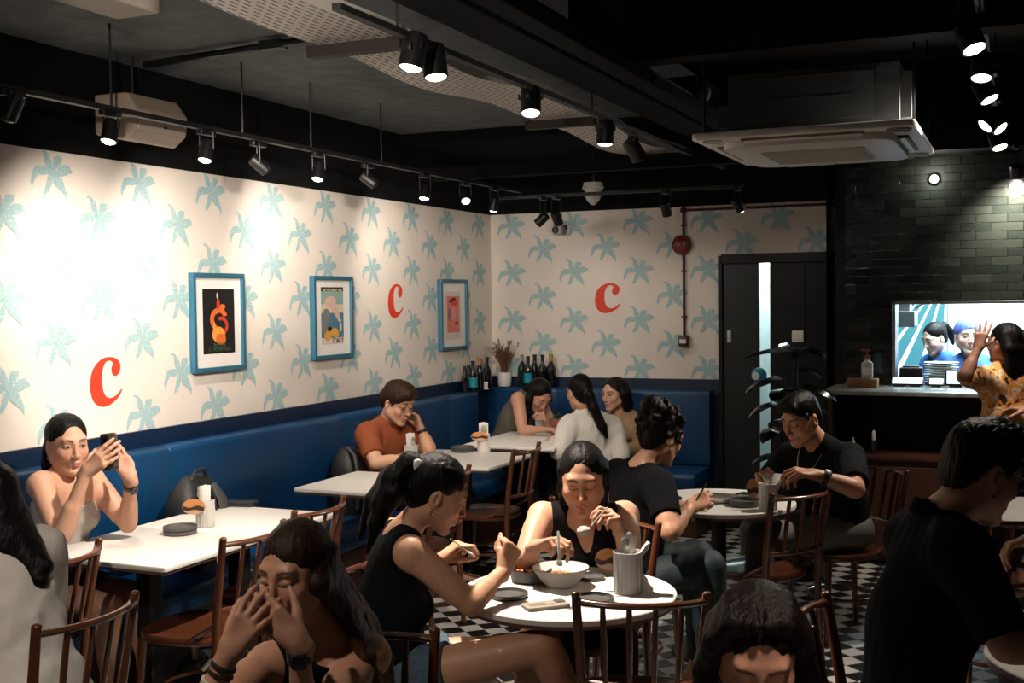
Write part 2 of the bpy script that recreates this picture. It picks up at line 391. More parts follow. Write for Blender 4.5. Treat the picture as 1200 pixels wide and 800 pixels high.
struct(b.build('window_1', M_STEEL, smooth=False, bevel=.002))
b = MB(); b.box((BX0-.02, YB-.1, 1.45), (.10, .44, 2.9)); struct(b.build('wall_return', M_DDOOR, smooth=False))
# kitchen beyond
M_KW = mat('kitchen_white', (.80, .86, .88), .45)
M_KT = mat('kitchen_teal', (.05, .16, .18), .35)
KY = 11.2
shell('wall_kitchen', [[(-.62, KY, 0), (2.8, KY, 0), (2.8, KY, 2.7), (-.62, KY, 2.7)], [(2.8, YK+.18, 0), (2.8, KY, 0), (2.8, KY, 2.7), (2.8, YK+.18, 2.7)]], M_KW)
shell('ceiling_kitchen', [[(-1.6, YK+.18, 2.7), (2.8, YK+.18, 2.7), (2.8, KY, 2.7), (-1.6, KY, 2.7)]], M_KW)
b = MB(); b.add([(-1.6, KY, 0), (-.62, KY, 0), (-.62, KY, 2.7), (-1.6, KY, 2.7)], [(0, 1, 2, 3)]); b.add([(-1.3, YK+.18, 0), (-1.3, KY, 0), (-1.3, KY, 2.7), (-1.3, YK+.18, 2.7)], [(0, 1, 2, 3)])
b.m = 1
for k in range(9):                # white diagonal stripes on the teal wall
    x = -2.3+k*.23
    pts = [(x, .9), (x+.06, .9), (x+1.06, 1.95), (x+1.0, 1.95)]
    pts = [(min(max(px, -1.6), -.63), pz) for px, pz in pts]
    b.add([(px, KY-.004, pz) for px, pz in pts], [(0, 1, 2, 3)])
struct(b.build('wall_kitchen_teal', [M_KT, M_KW], smooth=False, fix=False))
area('kitchen_panel_light', (.1, 9.9, 2.62), (.1, 9.9, 0), 260, 1.6, .9, (.70, .92, 1.0))
area('kitchen_panel_light', (-.2, 8.95, 2.64), (-.3, 9.4, 1.2), 90, 1.4, .3, (.74, .93, 1.0))  # second panel added to brighten the workers' faces from the front
b = MB(); b.box((-.2, 8.95, 2.685), (1.5, .34, .03)); struct(b.build('trim_5', M_WHITEP, smooth=False))
b = MB(); b.box((.1, 9.9, 2.68), (1.7, 1.0, .05)); struct(b.build('trim_4', M_WHITEP, smooth=False))
# ================================================================== furniture
M_TOP = mat('white_laminate', (.80, .765, .72), .38, var=.03, vscale=4)
M_EDGE = mat('table_edge', (.10, .05, .035), .5)
M_CAST = mat('cast_iron_black', (.010, .010, .011), .5, bump=.05)
M_CHAIR = mat('varnished_bentwood', (.105, .032, .013), .24, var=.35, vscale=10, stretch=(1, 1, .15), bump=.03, bscale=60, coat=.4)
M_SEATW = mat('varnished_seat', (.085, .025, .011), .28, var=.3, vscale=9, stretch=(1, .15, 1), coat=.3)
M_SLATE = mat('slate_stoneware', (.075, .075, .070), .5, bump=.1, bscale=150, var=.12, vscale=30)
M_CERAM = mat('white_ceramic', (.78, .76, .72), .3)
M_PAPER = mat('paper_white', (.80, .77, .73), .7, bump=.2, bscale=40)
M_FORK = mat('cutlery_steel', (.66, .64, .60), .42, metal=.75)

# ---- banquettes
def pillow_profile(w0, w1, z0, z1, r, n=5):
    """rounded rectangle in (depth, z)"""
    o = []
    for cx, cz, a0 in ((w1-r, z1-r, 0), (w0+r*.5, z1-r*.5, PI/2), (w0+.004, z0+.004, PI), (w1-r*.6, z0+r*.6, 1.5*PI)):
        rr = {0: r, PI/2: r*.5, PI: .004, 1.5*PI: r*.6}[a0]
        for k in range(n+1):
            a = a0+PI/2*k/n; o.append((cx+rr*math.cos(a), cz+rr*math.sin(a)))
    return o
def run(b, prof, o, ed, el, L, ease=.006):
    """profile (depth,z) swept over length L with softened ends"""
    o, ed, el = A(*o), A(*ed), A(*el); c = np.mean(prof, axis=0); rings = []
    for s, k in ((0, .985), (ease, 1), (L-ease, 1), (L, .985)):
        rings.append([o+ed*(c[0]+(d-c[0])*k)+A(0, 0, c[1]+(z-c[1])*k)+el*s for d, z in prof])
    n = len(prof); vs = [p for r in rings for p in r]
    fs = [(i*n+j, i*n+(j+1) % n, (i+1)*n+(j+1) % n, (i+1)*n+j) for i in range(3) for j in range(n)]+[tuple(range(n-1, -1, -1)), tuple(range(3*n, 4*n))]
    b.add(vs, fs)
def banquette(name, label, o, ed, el, splits, base0, base1):
    t = thing(name, label, 'bench', tuple(o)); 
    for a, c in zip(splits[:-1], splits[1:]):
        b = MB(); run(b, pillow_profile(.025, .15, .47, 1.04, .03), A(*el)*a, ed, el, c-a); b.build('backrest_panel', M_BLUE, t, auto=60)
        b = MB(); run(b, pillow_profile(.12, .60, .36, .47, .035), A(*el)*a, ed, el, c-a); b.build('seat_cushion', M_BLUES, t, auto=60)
    b = MB(); L = base1-base0
    ce = A(*ed)*.29+A(*el)*(base0+L/2)
    d = np.abs(A(*ed)*.50+A(*el)*L); b.box((ce[0], ce[1], .18), (d[0], d[1], .36)); b.build('plinth', M_DARKWOOD, t, smooth=False, bevel=.004)
    return t
# splits measured along the wall from y = 0
yb = YB-.61
banquette('banquette_bench', 'long blue upholstered banquette along the left wall under the framed posters', (XL, 0, 0), (1, 0, 0), (0, 1, 0), [-.4, 1.35, 3.1, 4.62, 6.2, 7.7, yb], -.4, yb)
banquette('banquette_bench', 'shorter blue upholstered banquette across the rear wall beside the dark doorway', (XL, YB, 0), (0, -1, 0), (1, 0, 0), [.024, .62, 1.86], .03, 1.86)

# ---- tables
def rect_table(cx, cy, lx, ly, label):
    t = thing('cafe_table', label, 'table', (cx, cy, 0), 0, 'white rectangular tables along the banquette')
    b = MB(); b.rbox((0, 0, .739), (lx, ly, .022), .012); b.build('tabletop', M_TOP, t)
    b = MB(); b.rbox((0, 0, .722), (lx-.012, ly-.012, .012), .01); b.build('underside_board', M_EDGE, t)
    b = MB(); b.box((0, 0, .37), (.075, .075, .70)); b.build('pedestal', M_CAST, t, smooth=False, bevel=.004)
    b = MB(); b.rbox((0, 0, .012), (.42, .42, .02), .03); b.rbox((0, 0, .035), (.14, .14, .03), .02); b.build('base_plate', M_CAST, t)
    b = MB(); b.rbox((0, 0, .708), (.3, .3, .016), .02); b.build('mounting_plate', M_CAST, t); return t
rect_table(-3.32, 3.805, .685, .605, 'white table of the woman photographing, with cup and dark dishes on it')
rect_table(-3.32, 4.413, .685, .605, 'white table with a closed black wallet on its wall side')
rect_table(-3.27, 5.60, .66, .66, 'empty white table between the backpack and the man in the rust tee')
rect_table(-3.24, 6.63, .66, .69, 'white table of the man in the rust tee')
rect_table(-3.22, 7.75, .68, .98, 'white table in the far corner where three women sit')
def round_table(cx, cy, r, label):
    t = thing('round_table', label, 'table', (cx, cy, 0), 0, 'round white pedestal tables')
    b = MB(); b.lathe([(r-.003, .729), (r, .732), (r, .747), (r-.003, .75), (.001, .75)], seg=64, cap=False); b.add([(r*math.cos(2*PI*k/64)*.99, r*math.sin(2*PI*k/64)*.99, .729) for k in range(64)], [tuple(range(64))]); b.build('tabletop', M_TOP, t)
    b = MB(); b.lathe([(.001, .717), (r-.006, .717), (r-.004, .729), (.001, .729)], seg=64, cap=False); b.build('underside_board', M_EDGE, t)
    b = MB(); b.lathe([(.04, .03), (.038, .08), (.036, .69), (.06, .70)], seg=20); b.build('pedestal', M_CAST, t)
    b = MB(); b.lathe([(.235, 0), (.235, .008), (.22, .016), (.06, .034), (.045, .05)], seg=36); b.build('base_plate', M_CAST, t)
    b = MB(); b.lathe([(.15, .70), (.15, .717)], seg=24); b.build('mounting_plate', M_CAST, t); return t
R1 = atz(665, 692.5, .75); R2 = atz(842, 586.5, .75)
round_table(R1[0], R1[1], .372, 'round white table in the foreground where two women in black eat')
round_table(R2[0], R2[1], .372, 'round white table between the man with the necklace and the person with curly hair')
T5 = atz(1215, 597, .75); round_table(T5[0]+.05, T5[1], .37, 'round white table cut by the right edge of the photo, further back')
R3 = atz(1157, 770, .75); round_table(R3[0]+.36, R3[1]+.1, .372, 'round white table at lower right under the elbow of the man in the navy polo')

round_table(-.36, 1.72, .36, 'round white table just below the frame, in front of the woman with parted hair')  # unseen table added to bounce lamp light up at her face
# ---- bentwood chairs
CH = 'bentwood spindle back chairs'
def make_chair(label):
    t = thing('dining_chair', label, 'chair', (0, 0, 0), 0, CH)
    # seat: rounded trapezoid, slightly dished, with a raised rim
    prof = []
    for k in range(40):
        a = 2*PI*k/40; x = .205*math.copysign(abs(math.cos(a))**.72, math.cos(a)); y = .20*math.copysign(abs(math.sin(a))**.72, math.sin(a))
        x *= 1.0+.10*(y/.2)*.5; prof.append((x, y))
    b = MB(); rings = [(1.0, .425), (1.015, .43), (1.02, .445), (1.0, .458), (.94, .459), (.88, .452), (.5, .447), (.02, .446)]
    vs = [A(x*s, y*s, z) for s, z in rings for x, y in prof]; n = 40
    fs = [(i*n+j, i*n+(j+1) % n, (i+1)*n+(j+1) % n, (i+1)*n+j) for i in range(len(rings)-1) for j in range(n)]+[tuple(range(n-1, -1, -1)), tuple(range(7*n, 8*n))]
    b.add(vs, fs); b.build('seat', M_SEATW, t, auto=60)
    for sx in (-1, 1):
        pts = [(sx*.185, -.235, 0), (sx*.178, -.222, .2), (sx*.176, -.212, .42), (sx*.180, -.222, .56), (sx*.189, -.248, .72), (sx*.197, -.272, .855)]
        b = MB(); b.tube(pts, [.0135, .0155, .018, .017, .0155, .0145], 10); b.ball((sx*.197, -.273, .857), (.0155, .0155, .011), 10, 6); b.build('back_post', M_CHAIR, t)
    def arc(z, y0, bow, x0, n=13): return [(x0*s, y0-bow*(1-s*s), z) for s in np.linspace(-1, 1, n)]
    b = MB(); b.tube(arc(.835, -.268, .062, .196), .0145, 10, sq=.72); b.build('top_rail', M_CHAIR, t)
    b = MB(); b.tube(arc(.575, -.226, .05, .181), .011, 8); b.build('lower_rail', M_CHAIR, t)
    for s in (-.6, -.2, .2, .6):
        b = MB(); x0, y0 = .181*s, -.226-.05*(1-s*s); x1, y1 = .196*s, -.268-.062*(1-s*s)
        b.tube([(x0, y0, .57), (x0*.5+x1*.5, y0*.5+y1*.5, .70), (x1, y1, .832)], [.0075, .0105, .0085], 8); b.build('spindle', M_CHAIR, t)
    for sx in (-1, 1):
        b = MB(); b.tube([(sx*.175, .185, 0), (sx*.165, .172, .22), (sx*.155, .160, .43)], [.012, .016, .019], 10); b.build('leg', M_CHAIR, t)
    ring = [(.165*math.cos(a), .172*math.sin(a)-.02, .215) for a in np.linspace(0, 2*PI, 33)[:-1]]
    b = MB(); b.tube(ring, .009, 8, closed=True); b.build('stretcher_hoop', M_CHAIR, t)
    for sx in (-1, 1):
        b = MB(); b.tube([(sx*.176, -.215, .52), (sx*.182, -.16, .485), (sx*.188, -.10, .45)], [.009, .010, .009], 8); b.build('seat_brace', M_CHAIR, t)
    return t
_chair = [None]
def chair(pL, pR, label, rail=True):
    """post tops in world metres, left and right as the sitter has them"""
    pL, pR = A(*pL), A(*pR); m = (pL+pR)/2; r = nrm((pR-pL)*A(1, 1, 0)); f = np.cross(A(0, 0, 1), r); ang = math.atan2(r[1], r[0])
    c = m+f*.272; return chair_at(c[0], c[1], ang, label)
def chair_at(x, y, ang, label):
    if _chair[0] is None:
        _chair[0] = make_chair(label); t = _chair[0]; t.location = (x, y, 0); t.rotation_euler = (0, 0, ang); return t
    return dup(_chair[0], (x, y, 0), ang, label)
zt = .855
def P2(u, v): return atz(u, v, zt)
def chair_mid(u, v, ang, label):
    """middle of the top rail by pixel; ang = heading of the sitter (0 = +Y)"""
    m = P2(u, v); c = m+A(-math.sin(ang), math.cos(ang), 0)*.30; return chair_at(c[0], c[1], ang, label)
def img2(r, t): return RTH*r-FWH*t
def chair_p(P, f, label): return chair_at(P[0], P[1], math.atan2(-f[0], f[1]), label)
chair_mid(112, 716, PI/2, 'chair at lower left with the person in the white shirt in front of its back')
chair_mid(92, 646, PI/2+.25, 'chair with a dark bag on it beside the near corner of the phone woman\'s table')
chair_mid(305, 622, PI/2, 'empty chair at the phone woman\'s table, left of the laughing woman\'s hair')
chair_mid(381, 592, PI/2, 'empty chair at the table with the black wallet')
chair_mid(536, 552, PI/2, 'empty chair at the empty white table, seen past the ponytail of the woman in black')
chair_mid(622, 524, PI/2, 'empty chair at the table of the man in the rust tee')
chair_mid(728, 607, -YAW+PI+.12, 'chair of the woman twirling food with a fork')
chair_mid(752, 700, YAW-.05, 'empty chair at the near side of the foreground round table')
chair(P2(905, 580), P2(972, 570), 'empty chair at the near side of the round table with the necklace man')
chair_mid(412, 665, -PI/2+YAW-.25, 'chair of the woman with the ponytail at the foreground round table')
chair_mid(424, 740, YAW+PI+.12, 'chair behind the laughing woman with long brown hair')
chair_mid(948, 715, -PI/2+.05, 'chair of the man in the navy polo')
chair_p(W(982, 612, 6.02), img2(-.9, .3), 'chair of the man with the necklace, seen behind his back')
chair_p(W(734, 668, 5.16), img2(.9, -.3), 'chair of the person with curly hair in a black tee')
chair_mid(1196, 606, YAW, 'chair cut by the right edge of the photo at the further round table')
sp_ = W(694, 550, 8.10)
t = thing('wooden_stool', 'low wooden stool under the woman in the white shirt', 'stool', (sp_[0], sp_[1], 0))
b = MB(); b.lathe([(.16, .43), (.172, .435), (.174, .455), (.165, .462), (.001, .46)], seg=36, cap=False); b.build('seat', M_SEATW, t)
for k in range(4):
    b = MB(); a = PI/4+k*PI/2; b.tube([(.16*math.cos(a), .16*math.sin(a), 0), (.13*math.cos(a), .13*math.sin(a), .435)], [.013, .016], 10); b.build('leg', M_CHAIR, t)
b = MB(); b.tube([(.142*math.cos(a), .142*math.sin(a), .2) for a in np.linspace(0, 2*PI, 33)[:-1]], .009, 8, closed=True); b.build('stretcher_hoop', M_CHAIR, t)

sq_ = W(930, 1010, 2.62); dup(t, (sq_[0], sq_[1], 0), .3, 'low wooden stool under the woman with parted hair at the bottom edge')
chair_p(W(1300, 730, 4.5), img2(-.8, .4), 'chair outside the right edge under the person whose hand reaches in')
# ---- counter
M_CW = mat('counter_wood', (.055, .018, .009), .45, var=.3, vscale=10, stretch=(1, 1, 5))
M_CTOP = mat('counter_stone', (.20, .20, .19), .25, var=.3, vscale=14)
t = thing('service_counter', 'dark wooden service counter with an open niche below the kitchen hatch', 'counter', (.15, 7.85, 0))
b = MB(); b.box((.15, .28, .35), (2.64, .52, .66)); b.box((.15, .01, .35), (2.60, .014, .58)); b.build('cabinet_body', M_CW, t, smooth=False, bevel=.004)
b = MB(); b.box((.15, .31, .04), (2.6, .44, .08)); b.build('plinth', M_METB, t, smooth=False)
b = MB(); b.box((.15, .50, .88), (2.64, .04, .42)); b.build('back_panel', M_DDOOR, t, smooth=False)
b = MB(); b.box((-1.165, .26, .88), (.03, .52, .44)); b.build('side_panel', M_CW, t, smooth=False, bevel=.002)
b = MB(); b.rbox((.15, .29, 1.112), (2.72, .60, .028), .008); b.build('worktop', M_CTOP, t)
b = MB(); b.rbox((.15, .27, .695), (2.66, .56, .03), .006); b.build('shelf', M_CW, t)
t.location = (.15-.15, 7.87, 0)
ZCT = 1.126
# ================================================================== framed posters
M_FRAME = mat('frame_blue', (.028, .135, .21), .4, var=.08, vscale=12)
M_MAT = mat('mat_board', (.84, .81, .77), .6)
def pcol(name, c): return mat('print_'+name, c, .5)
def poster(y0, y1, z0, z1, label, paint, fw=.024):
    t = thing('framed_poster', label, 'picture', (XL, (y0+y1)/2, z0), 0, 'blue framed posters')
    Wd, H = y1-y0, z1-z0
    b = MB(); d = .035
    for c, s in (((d/2, 0, fw/2), (d, Wd, fw)), ((d/2, 0, H-fw/2), (d, Wd, fw)), ((d/2, -Wd/2+fw/2, H/2), (d, fw, H-2*fw)), ((d/2, Wd/2-fw/2, H/2), (d, fw, H-2*fw))): b.box(c, s)
    b.build('frame', M_FRAME, t, smooth=False, bevel=.003)
    b = MB(); b.box((.012, 0, H/2), (.012, Wd-2*fw, H-2*fw)); b.build('mat_board', M_MAT, t, smooth=False)
    paint(t, Wd, H)
def flat(t, name, polys, cols, base=.0185):
    """print made of flat coloured shapes in (y,z)"""
    b = MB(); ms = []
    for i, (p, c) in enumerate(zip(polys, cols)):
        if c not in ms: ms.append(c)
        b.m = ms.index(c); b.add([(base+.0002*i, y*1.24, .265+(z-.265)*1.03) for y, z in p], [tuple(range(len(p)))])
    return b.build(name, ms, t, smooth=False, fix=False)
def rect(a, c, b, d): return [(a, b), (c, b), (c, d), (a, d)]
def blob(cy, cz, ry, rz, n=18, rot=0, a0=0, a1=2*PI):
    return [(cy+ry*math.cos(a)*math.cos(rot)-rz*math.sin(a)*math.sin(rot), cz+ry*math.cos(a)*math.sin(rot)+rz*math.sin(a)*math.cos(rot)) for a in np.linspace(a0, a1, n, endpoint=False)]
def ring_poly(cy, cz, r0, r1, a0, a1, n=16):
    aa = np.linspace(a0, a1, n); return [(cy+r1*math.cos(a), cz+r1*math.sin(a)) for a in aa]+[(cy+r0*math.cos(a), cz+r0*math.sin(a)) for a in aa[::-1]]
RW = basis((0, 1, 0), (0, 0, 1), (1, 0, 0))
def paint1(t, Wd, H):
    k = pcol('black', (.012, .010, .010)); o = pcol('orange', (.75, .16, .03)); r = pcol('red', (.55, .05, .02)); y = pcol('amber', (.85, .36, .06)); w = pcol('cream', (.7, .62, .55))
    a, c = -.105, .115
    flat(t, 'art_print', [rect(a, c, .10, .44), ring_poly(.005, .28, .035, .062, .35, 4.3), ring_poly(.02, .245, .03, .05, -2.2, 2.0), blob(.005, .33, .05, .013, rot=.5), blob(.03, .345, .02, .015), blob(.0, .20, .045, .042), blob(.015, .175, .035, .03), blob(.0, .36, .012, .03), blob(-.005, .405, .006, .016), blob(-.03, .235, .008, .035)], [k, o, r, o, o, y, o, r, w, y])
    g = pcol('dim_green', (.06, .10, .06))
    text_mesh('BITTER', .026, RW, (.0225, .006, .142), 'poster_text', g, t, sx=1.3); text_mesh('CAMPARI', .034, RW, (.0225, .006, .118), 'poster_text', g, t, sx=1.35)
def paint2(t, Wd, H):
    s = pcol('sky_green', (.28, .42, .38)); tt = pcol('sea_blue', (.07, .20, .30)); w = pcol('cream', (.7, .62, .55)); p = pcol('pale_pink', (.72, .48, .40)); k = pcol('black', (.012, .010, .010)); g = pcol('grey', (.20, .20, .21)); y = pcol('lemon', (.72, .36, .06)); ye = pcol('haze', (.70, .62, .42))
    a, c = -.105, .105
    flat(t, 'art_print', [rect(a, c, .095, .445), rect(a, c, .29, .34), rect(a, c, .135, .285), rect(a, c, .095, .135), rect(a, c, .42, .445),
         blob(-.02, .355, .055, .035, rot=.2), [(-.04, .36), (.03, .35), (.085, .235), (.06, .23), (.0, .30)], blob(.075, .20, .010, .03), blob(-.06, .27, .035, .045), blob(-.075, .2, .03, .05), blob(-.045, .15, .038, .03, rot=.6), blob(.02, .165, .038, .03, rot=-.4), blob(-.03, .19, .02, .015)],
         [s, ye, tt, w, k, p, p, w, g, g, y, y, k])
    text_mesh('BETTER ENJOY THIS', .021, RW, (.0225, 0, .432), 'poster_text', ye, t, sx=1.15); text_mesh('ITALY', .042, RW, (.0225, .055, .112), 'poster_text', k, t, sx=1.2)
def paint3(t, Wd, H):
    w = pcol('cream', (.7, .62, .55)); c = pcol('coral', (.78, .20, .15)); k = pcol('black', (.012, .010, .010)); b_ = pcol('violet', (.16, .14, .30)); r = pcol('scarlet', (.70, .04, .03)); p = pcol('pink', (.80, .32, .26))
    flat(t, 'art_print', [rect(-.105, .105, .085, .44), rect(-.085, .085, .135, .405), blob(-.01, .375, .05, .016, rot=.25), blob(.02, .352, .045, .022), blob(-.055, .27, .014, .05), blob(.03, .2, .012, .010), blob(.055, .205, .014, .012), blob(.0, .28, .03, .055), rect(-.02, .075, .15, .154)], [w, c, k, r, b_, k, k, p, k])
poster(4.965, 5.411, 1.38, 1.911, 'blue framed poster nearest the camera, an orange swirl on black', paint1)
poster(6.105, 6.566, 1.39, 1.91, 'blue framed travel poster with lemons and the word ITALY', paint2)
poster(7.82, 8.278, 1.37, 1.908, 'blue framed poster nearest the corner, a coral pink print', paint3)

# ================================================================== rear wall: bell, conduit, isolator
M_PIPE = mat('maroon_conduit', (.060, .012, .010), .4)
M_BELL = mat('red_bell', (.16, .015, .012), .35)
px = -2.393
t = thing('alarm_bell', 'dark red round fire alarm bell on the rear wall conduit', 'alarm bell', (-2.405, YB, 2.152))
b = MB(); Ry = basis((1, 0, 0), (0, 0, 1), (0, -1, 0)); b.lathe([(.075, .02), (.076, .03), (.07, .05), (.05, .062), (.014, .067), (.012, .075), (.001, .076)], R=Ry, seg=32); b.build('gong', M_BELL, t)
b = MB(); b.lathe([(.05, 0), (.05, .02)], R=Ry, seg=24); b.build('back_box', M_PIPE, t)
b = MB(); b.tube([(px, YB-.02, 1.45), (px, YB-.02, 2.41)], .010, 8); b.tube([(px, YB-.02, 2.415), (-1.25, YB-.02, 2.415)], .010, 8); b.ball((px, YB-.02, 2.415), .026, 12, 8); b.ball((px, YB-.02, 2.415), .02)
for z in (1.6, 1.95, 2.3): b.box((px, YB-.012, z), (.04, .02, .015))
o = b.build('conduit_pipe', M_PIPE); tag(o, 'maroon conduit pipe running down the rear wall from the black ceiling', 'pipe')
t = thing('isolator_switch', 'small dark wall box with white label at the bottom of the conduit', 'switch box', (px, YB, 1.39))
b = MB(); b.rbox((0, -.03, .025), (.075, .06, .085), .008); b.build('box', mat('box_dark', (.05, .022, .02), .4), t)
b = MB(); b.box((0, -.0615, .022), (.05, .003, .03)); b.build('label_plate', M_WHITEP, t, smooth=False)
p = aty(935, 394, YB-.05)
t = thing('switch_plate', 'white square switch plate on the black door panel', 'switch', (p[0], YB-.045, p[2]))
b = MB(); b.rbox((0, -.006, 0), (.085, .085, .012), .006, R=basis((1, 0, 0), (0, 0, 1), (0, -1, 0))); b.build('plate', M_WHITEP, t)
b = MB(); b.box((0, -.014, 0), (.03, .006, .045)); b.build('rocker', M_WHITEP, t, smooth=False, bevel=.002)
p = aty(888, 440, YB-.1)
t = thing('wall_ornament', 'small round blue and white ornament on the dark green door', 'ornament', (p[0], YB-.045, p[2]))
b = MB(); b.lathe([(.058, 0), (.058, .015), (.03, .03), (.001, .034)], R=Ry); b.build('disc', mat('ornament_blue', (.02, .22, .34), .25), t)
b = MB(); b.lathe([(.03, 0), (.028, .012), (.001, .014)], c=(-.02, -.024, -.005), R=Ry); b.build('centre_boss', mat('ornament_white', (.7, .72, .72), .25), t)  # off-centre white boss paints a highlight on the blue disc
p = aty(989, 380, YK)
b = MB(); b.box((p[0]-.02, YB-.16, 1.56), (.025, .10, .22)); o = b.build('wall_sign', mat('sign_red', (.22, .012, .01), .4), smooth=False, bevel=.003); tag(o, 'thin red plate seen edge on at the left end of the tiled wall', 'sign')

# ================================================================== bottles and planter on the corner ledge
GD = lambda n, c: mat(n, c, .12, coat=.6)
G_BLK, G_GRN = GD('glass_black', (.006, .006, .007)), GD('glass_green', (.008, .022, .010))
def bottle(u, v0, h, r, glass, cap, label, lab=None, foil=.0, side=0, group='bottles on the bench ledge'):
    y = YB-.09-side; p = aty(u, 449, y)
    if BL: x_ = XL+.085+side*.6; d_ = ray(u, 449); p = A(x_, 0, 0); y = x_*d_[1]/d_[0]
    t = thing('wine_bottle', label, 'bottle', (p[0], y, 1.041), 0, group)
    b = MB(); b.lathe([(r*.9, 0), (r, .006), (r, h*.52), (r*.92, h*.6), (r*.5, h*.72), (r*.36, h*.78), (r*.34, h*.93), (r*.42, h*.935), (r*.42, h*.955), (r*.34, h*.96), (r*.34, h)], seg=20); b.build('glass_body', glass, t)
    if cap:
        b = MB(); b.lathe([(r*.40, h*.8), (r*.37, h*.93), (r*.45, h*.94), (r*.45, h*1.005), (.001, h*1.01)], seg=18); b.build('cap', cap, t)
    if lab:
        b = MB(); b.lathe([(r*1.012, h*.14), (r*1.012, h*.46)], seg=24, cap=False); b.build('label', lab, t)
C_GOLD = mat('foil_gold', (.55, .33, .05), .35, metal=.7); C_OR = mat('foil_orange', (.55, .13, .03), .4); C_SIL = mat('foil_silver', (.4, .38, .36), .35, metal=.6); C_BK = mat('foil_black', (.01, .01, .01), .35)
L_TEAL = mat('label_teal', (.01, .26, .32), .5); L_WH = mat('label_white', (.7, .68, .62), .5); L_CY = mat('label_cyan', (.01, .30, .42), .5); L_DK = mat('label_dark', (.03, .03, .05), .5)
BL = True
bottle(544.5, 0, .20, .026, G_BLK, C_BK, 'small dark bottle at the far left end of the bottle row', None, side=.0)
bottle(549.5, 0, .255, .034, G_BLK, C_SIL, 'dark bottle with a silver cap near the left end of the row', L_DK, side=-.035)
bottle(554.5, 0, .235, .036, G_BLK, C_BK, 'dark bottle with a teal label left of the planter', L_TEAL, side=.05)
bottle(562.5, 0, .25, .036, G_BLK, C_OR, 'dark bottle with orange foil neck left of the planter', None)
bottle(571, 0, .245, .034, G_BLK, C_BK, 'black bottle right next to the planter with a small white card in front', None, side=-.02)
BL = False
bottle(612, 0, .26, .036, G_GRN, C_SIL, 'green bottle with pale neck just right of the planter', None)
bottle(619, 0, .25, .036, G_GRN, C_BK, 'green bottle with a cyan label right of the planter', L_CY, side=.04)
bottle(627, 0, .26, .038, G_BLK, C_BK, 'black bottle third from the right end of the row', None, side=-.02)
bottle(636, 0, .262, .038, G_BLK, C_BK, 'black bottle second from the right end of the row', None, side=.03)
bottle(646, 0, .265, .04, G_BLK, C_GOLD, 'black bottle with gold foil neck at the right end of the row', None)
xc_ = XL+.12; dr_ = ray(573, 449); p = A(xc_, xc_*dr_[1]/dr_[0], 0)
b = MB(); b.box((0, 0, .03), (.06, .004, .06), R=rotz(.1)); b.box((.0, .012, .0025), (.06, .03, .005)); o = b.build('price_card', M_PAPER, loc=(p[0], p[1]-.09, 1.041), smooth=False); tag(o, 'small white card standing in front of the bottles left of the planter', 'card')
p = aty(591.5, 449, YB-.1)
t = thing('dried_plant', 'brown dried grass bouquet in a white pot on the corner ledge', 'plant', (p[0], YB-.1, 1.041))
b = MB(); b.lathe([(.038, 0), (.05, .004), (.054, .02), (.056, .1), (.05, .115), (.045, .116), (.043, .09), (.001, .088)], seg=28); b.build('pot', M_CERAM, t)
rnd = random.Random(11); b = MB()
for k in range(95):
    a = rnd.uniform(0, 2*PI); s = rnd.uniform(.02, .15)*(1 if k % 3 else .6); h = rnd.uniform(.12, .27)*(1.1-.9*s); yy = min(s*math.sin(a)*.6, .055)
    p0 = A(rnd.uniform(-.02, .02), rnd.uniform(-.02, .02), .08); p3 = A(s*math.cos(a)*1.15, yy, .1+h); pm = p0*.5+p3*.5+A(-.1*s*math.cos(a), 0, .03)
    pts = [p0, pm, p3]; b.tube(pts, [.0015, .0013, .0008], 4)
    for q in range(5):
        f = rnd.uniform(.45, 1); c = pm+(p3-pm)*(2*f-1) if f > .5 else pm
        d = A(rnd.uniform(-.02, .02), rnd.uniform(-.015, .01), rnd.uniform(.0, .035)); b.tube([c, c+d*.6, c+d], [.0012, .0035, .0007], 4)
b.build('dried_stems', mat('dried_brown', (.16, .075, .035), .8, var=.4, vscale=30), t)

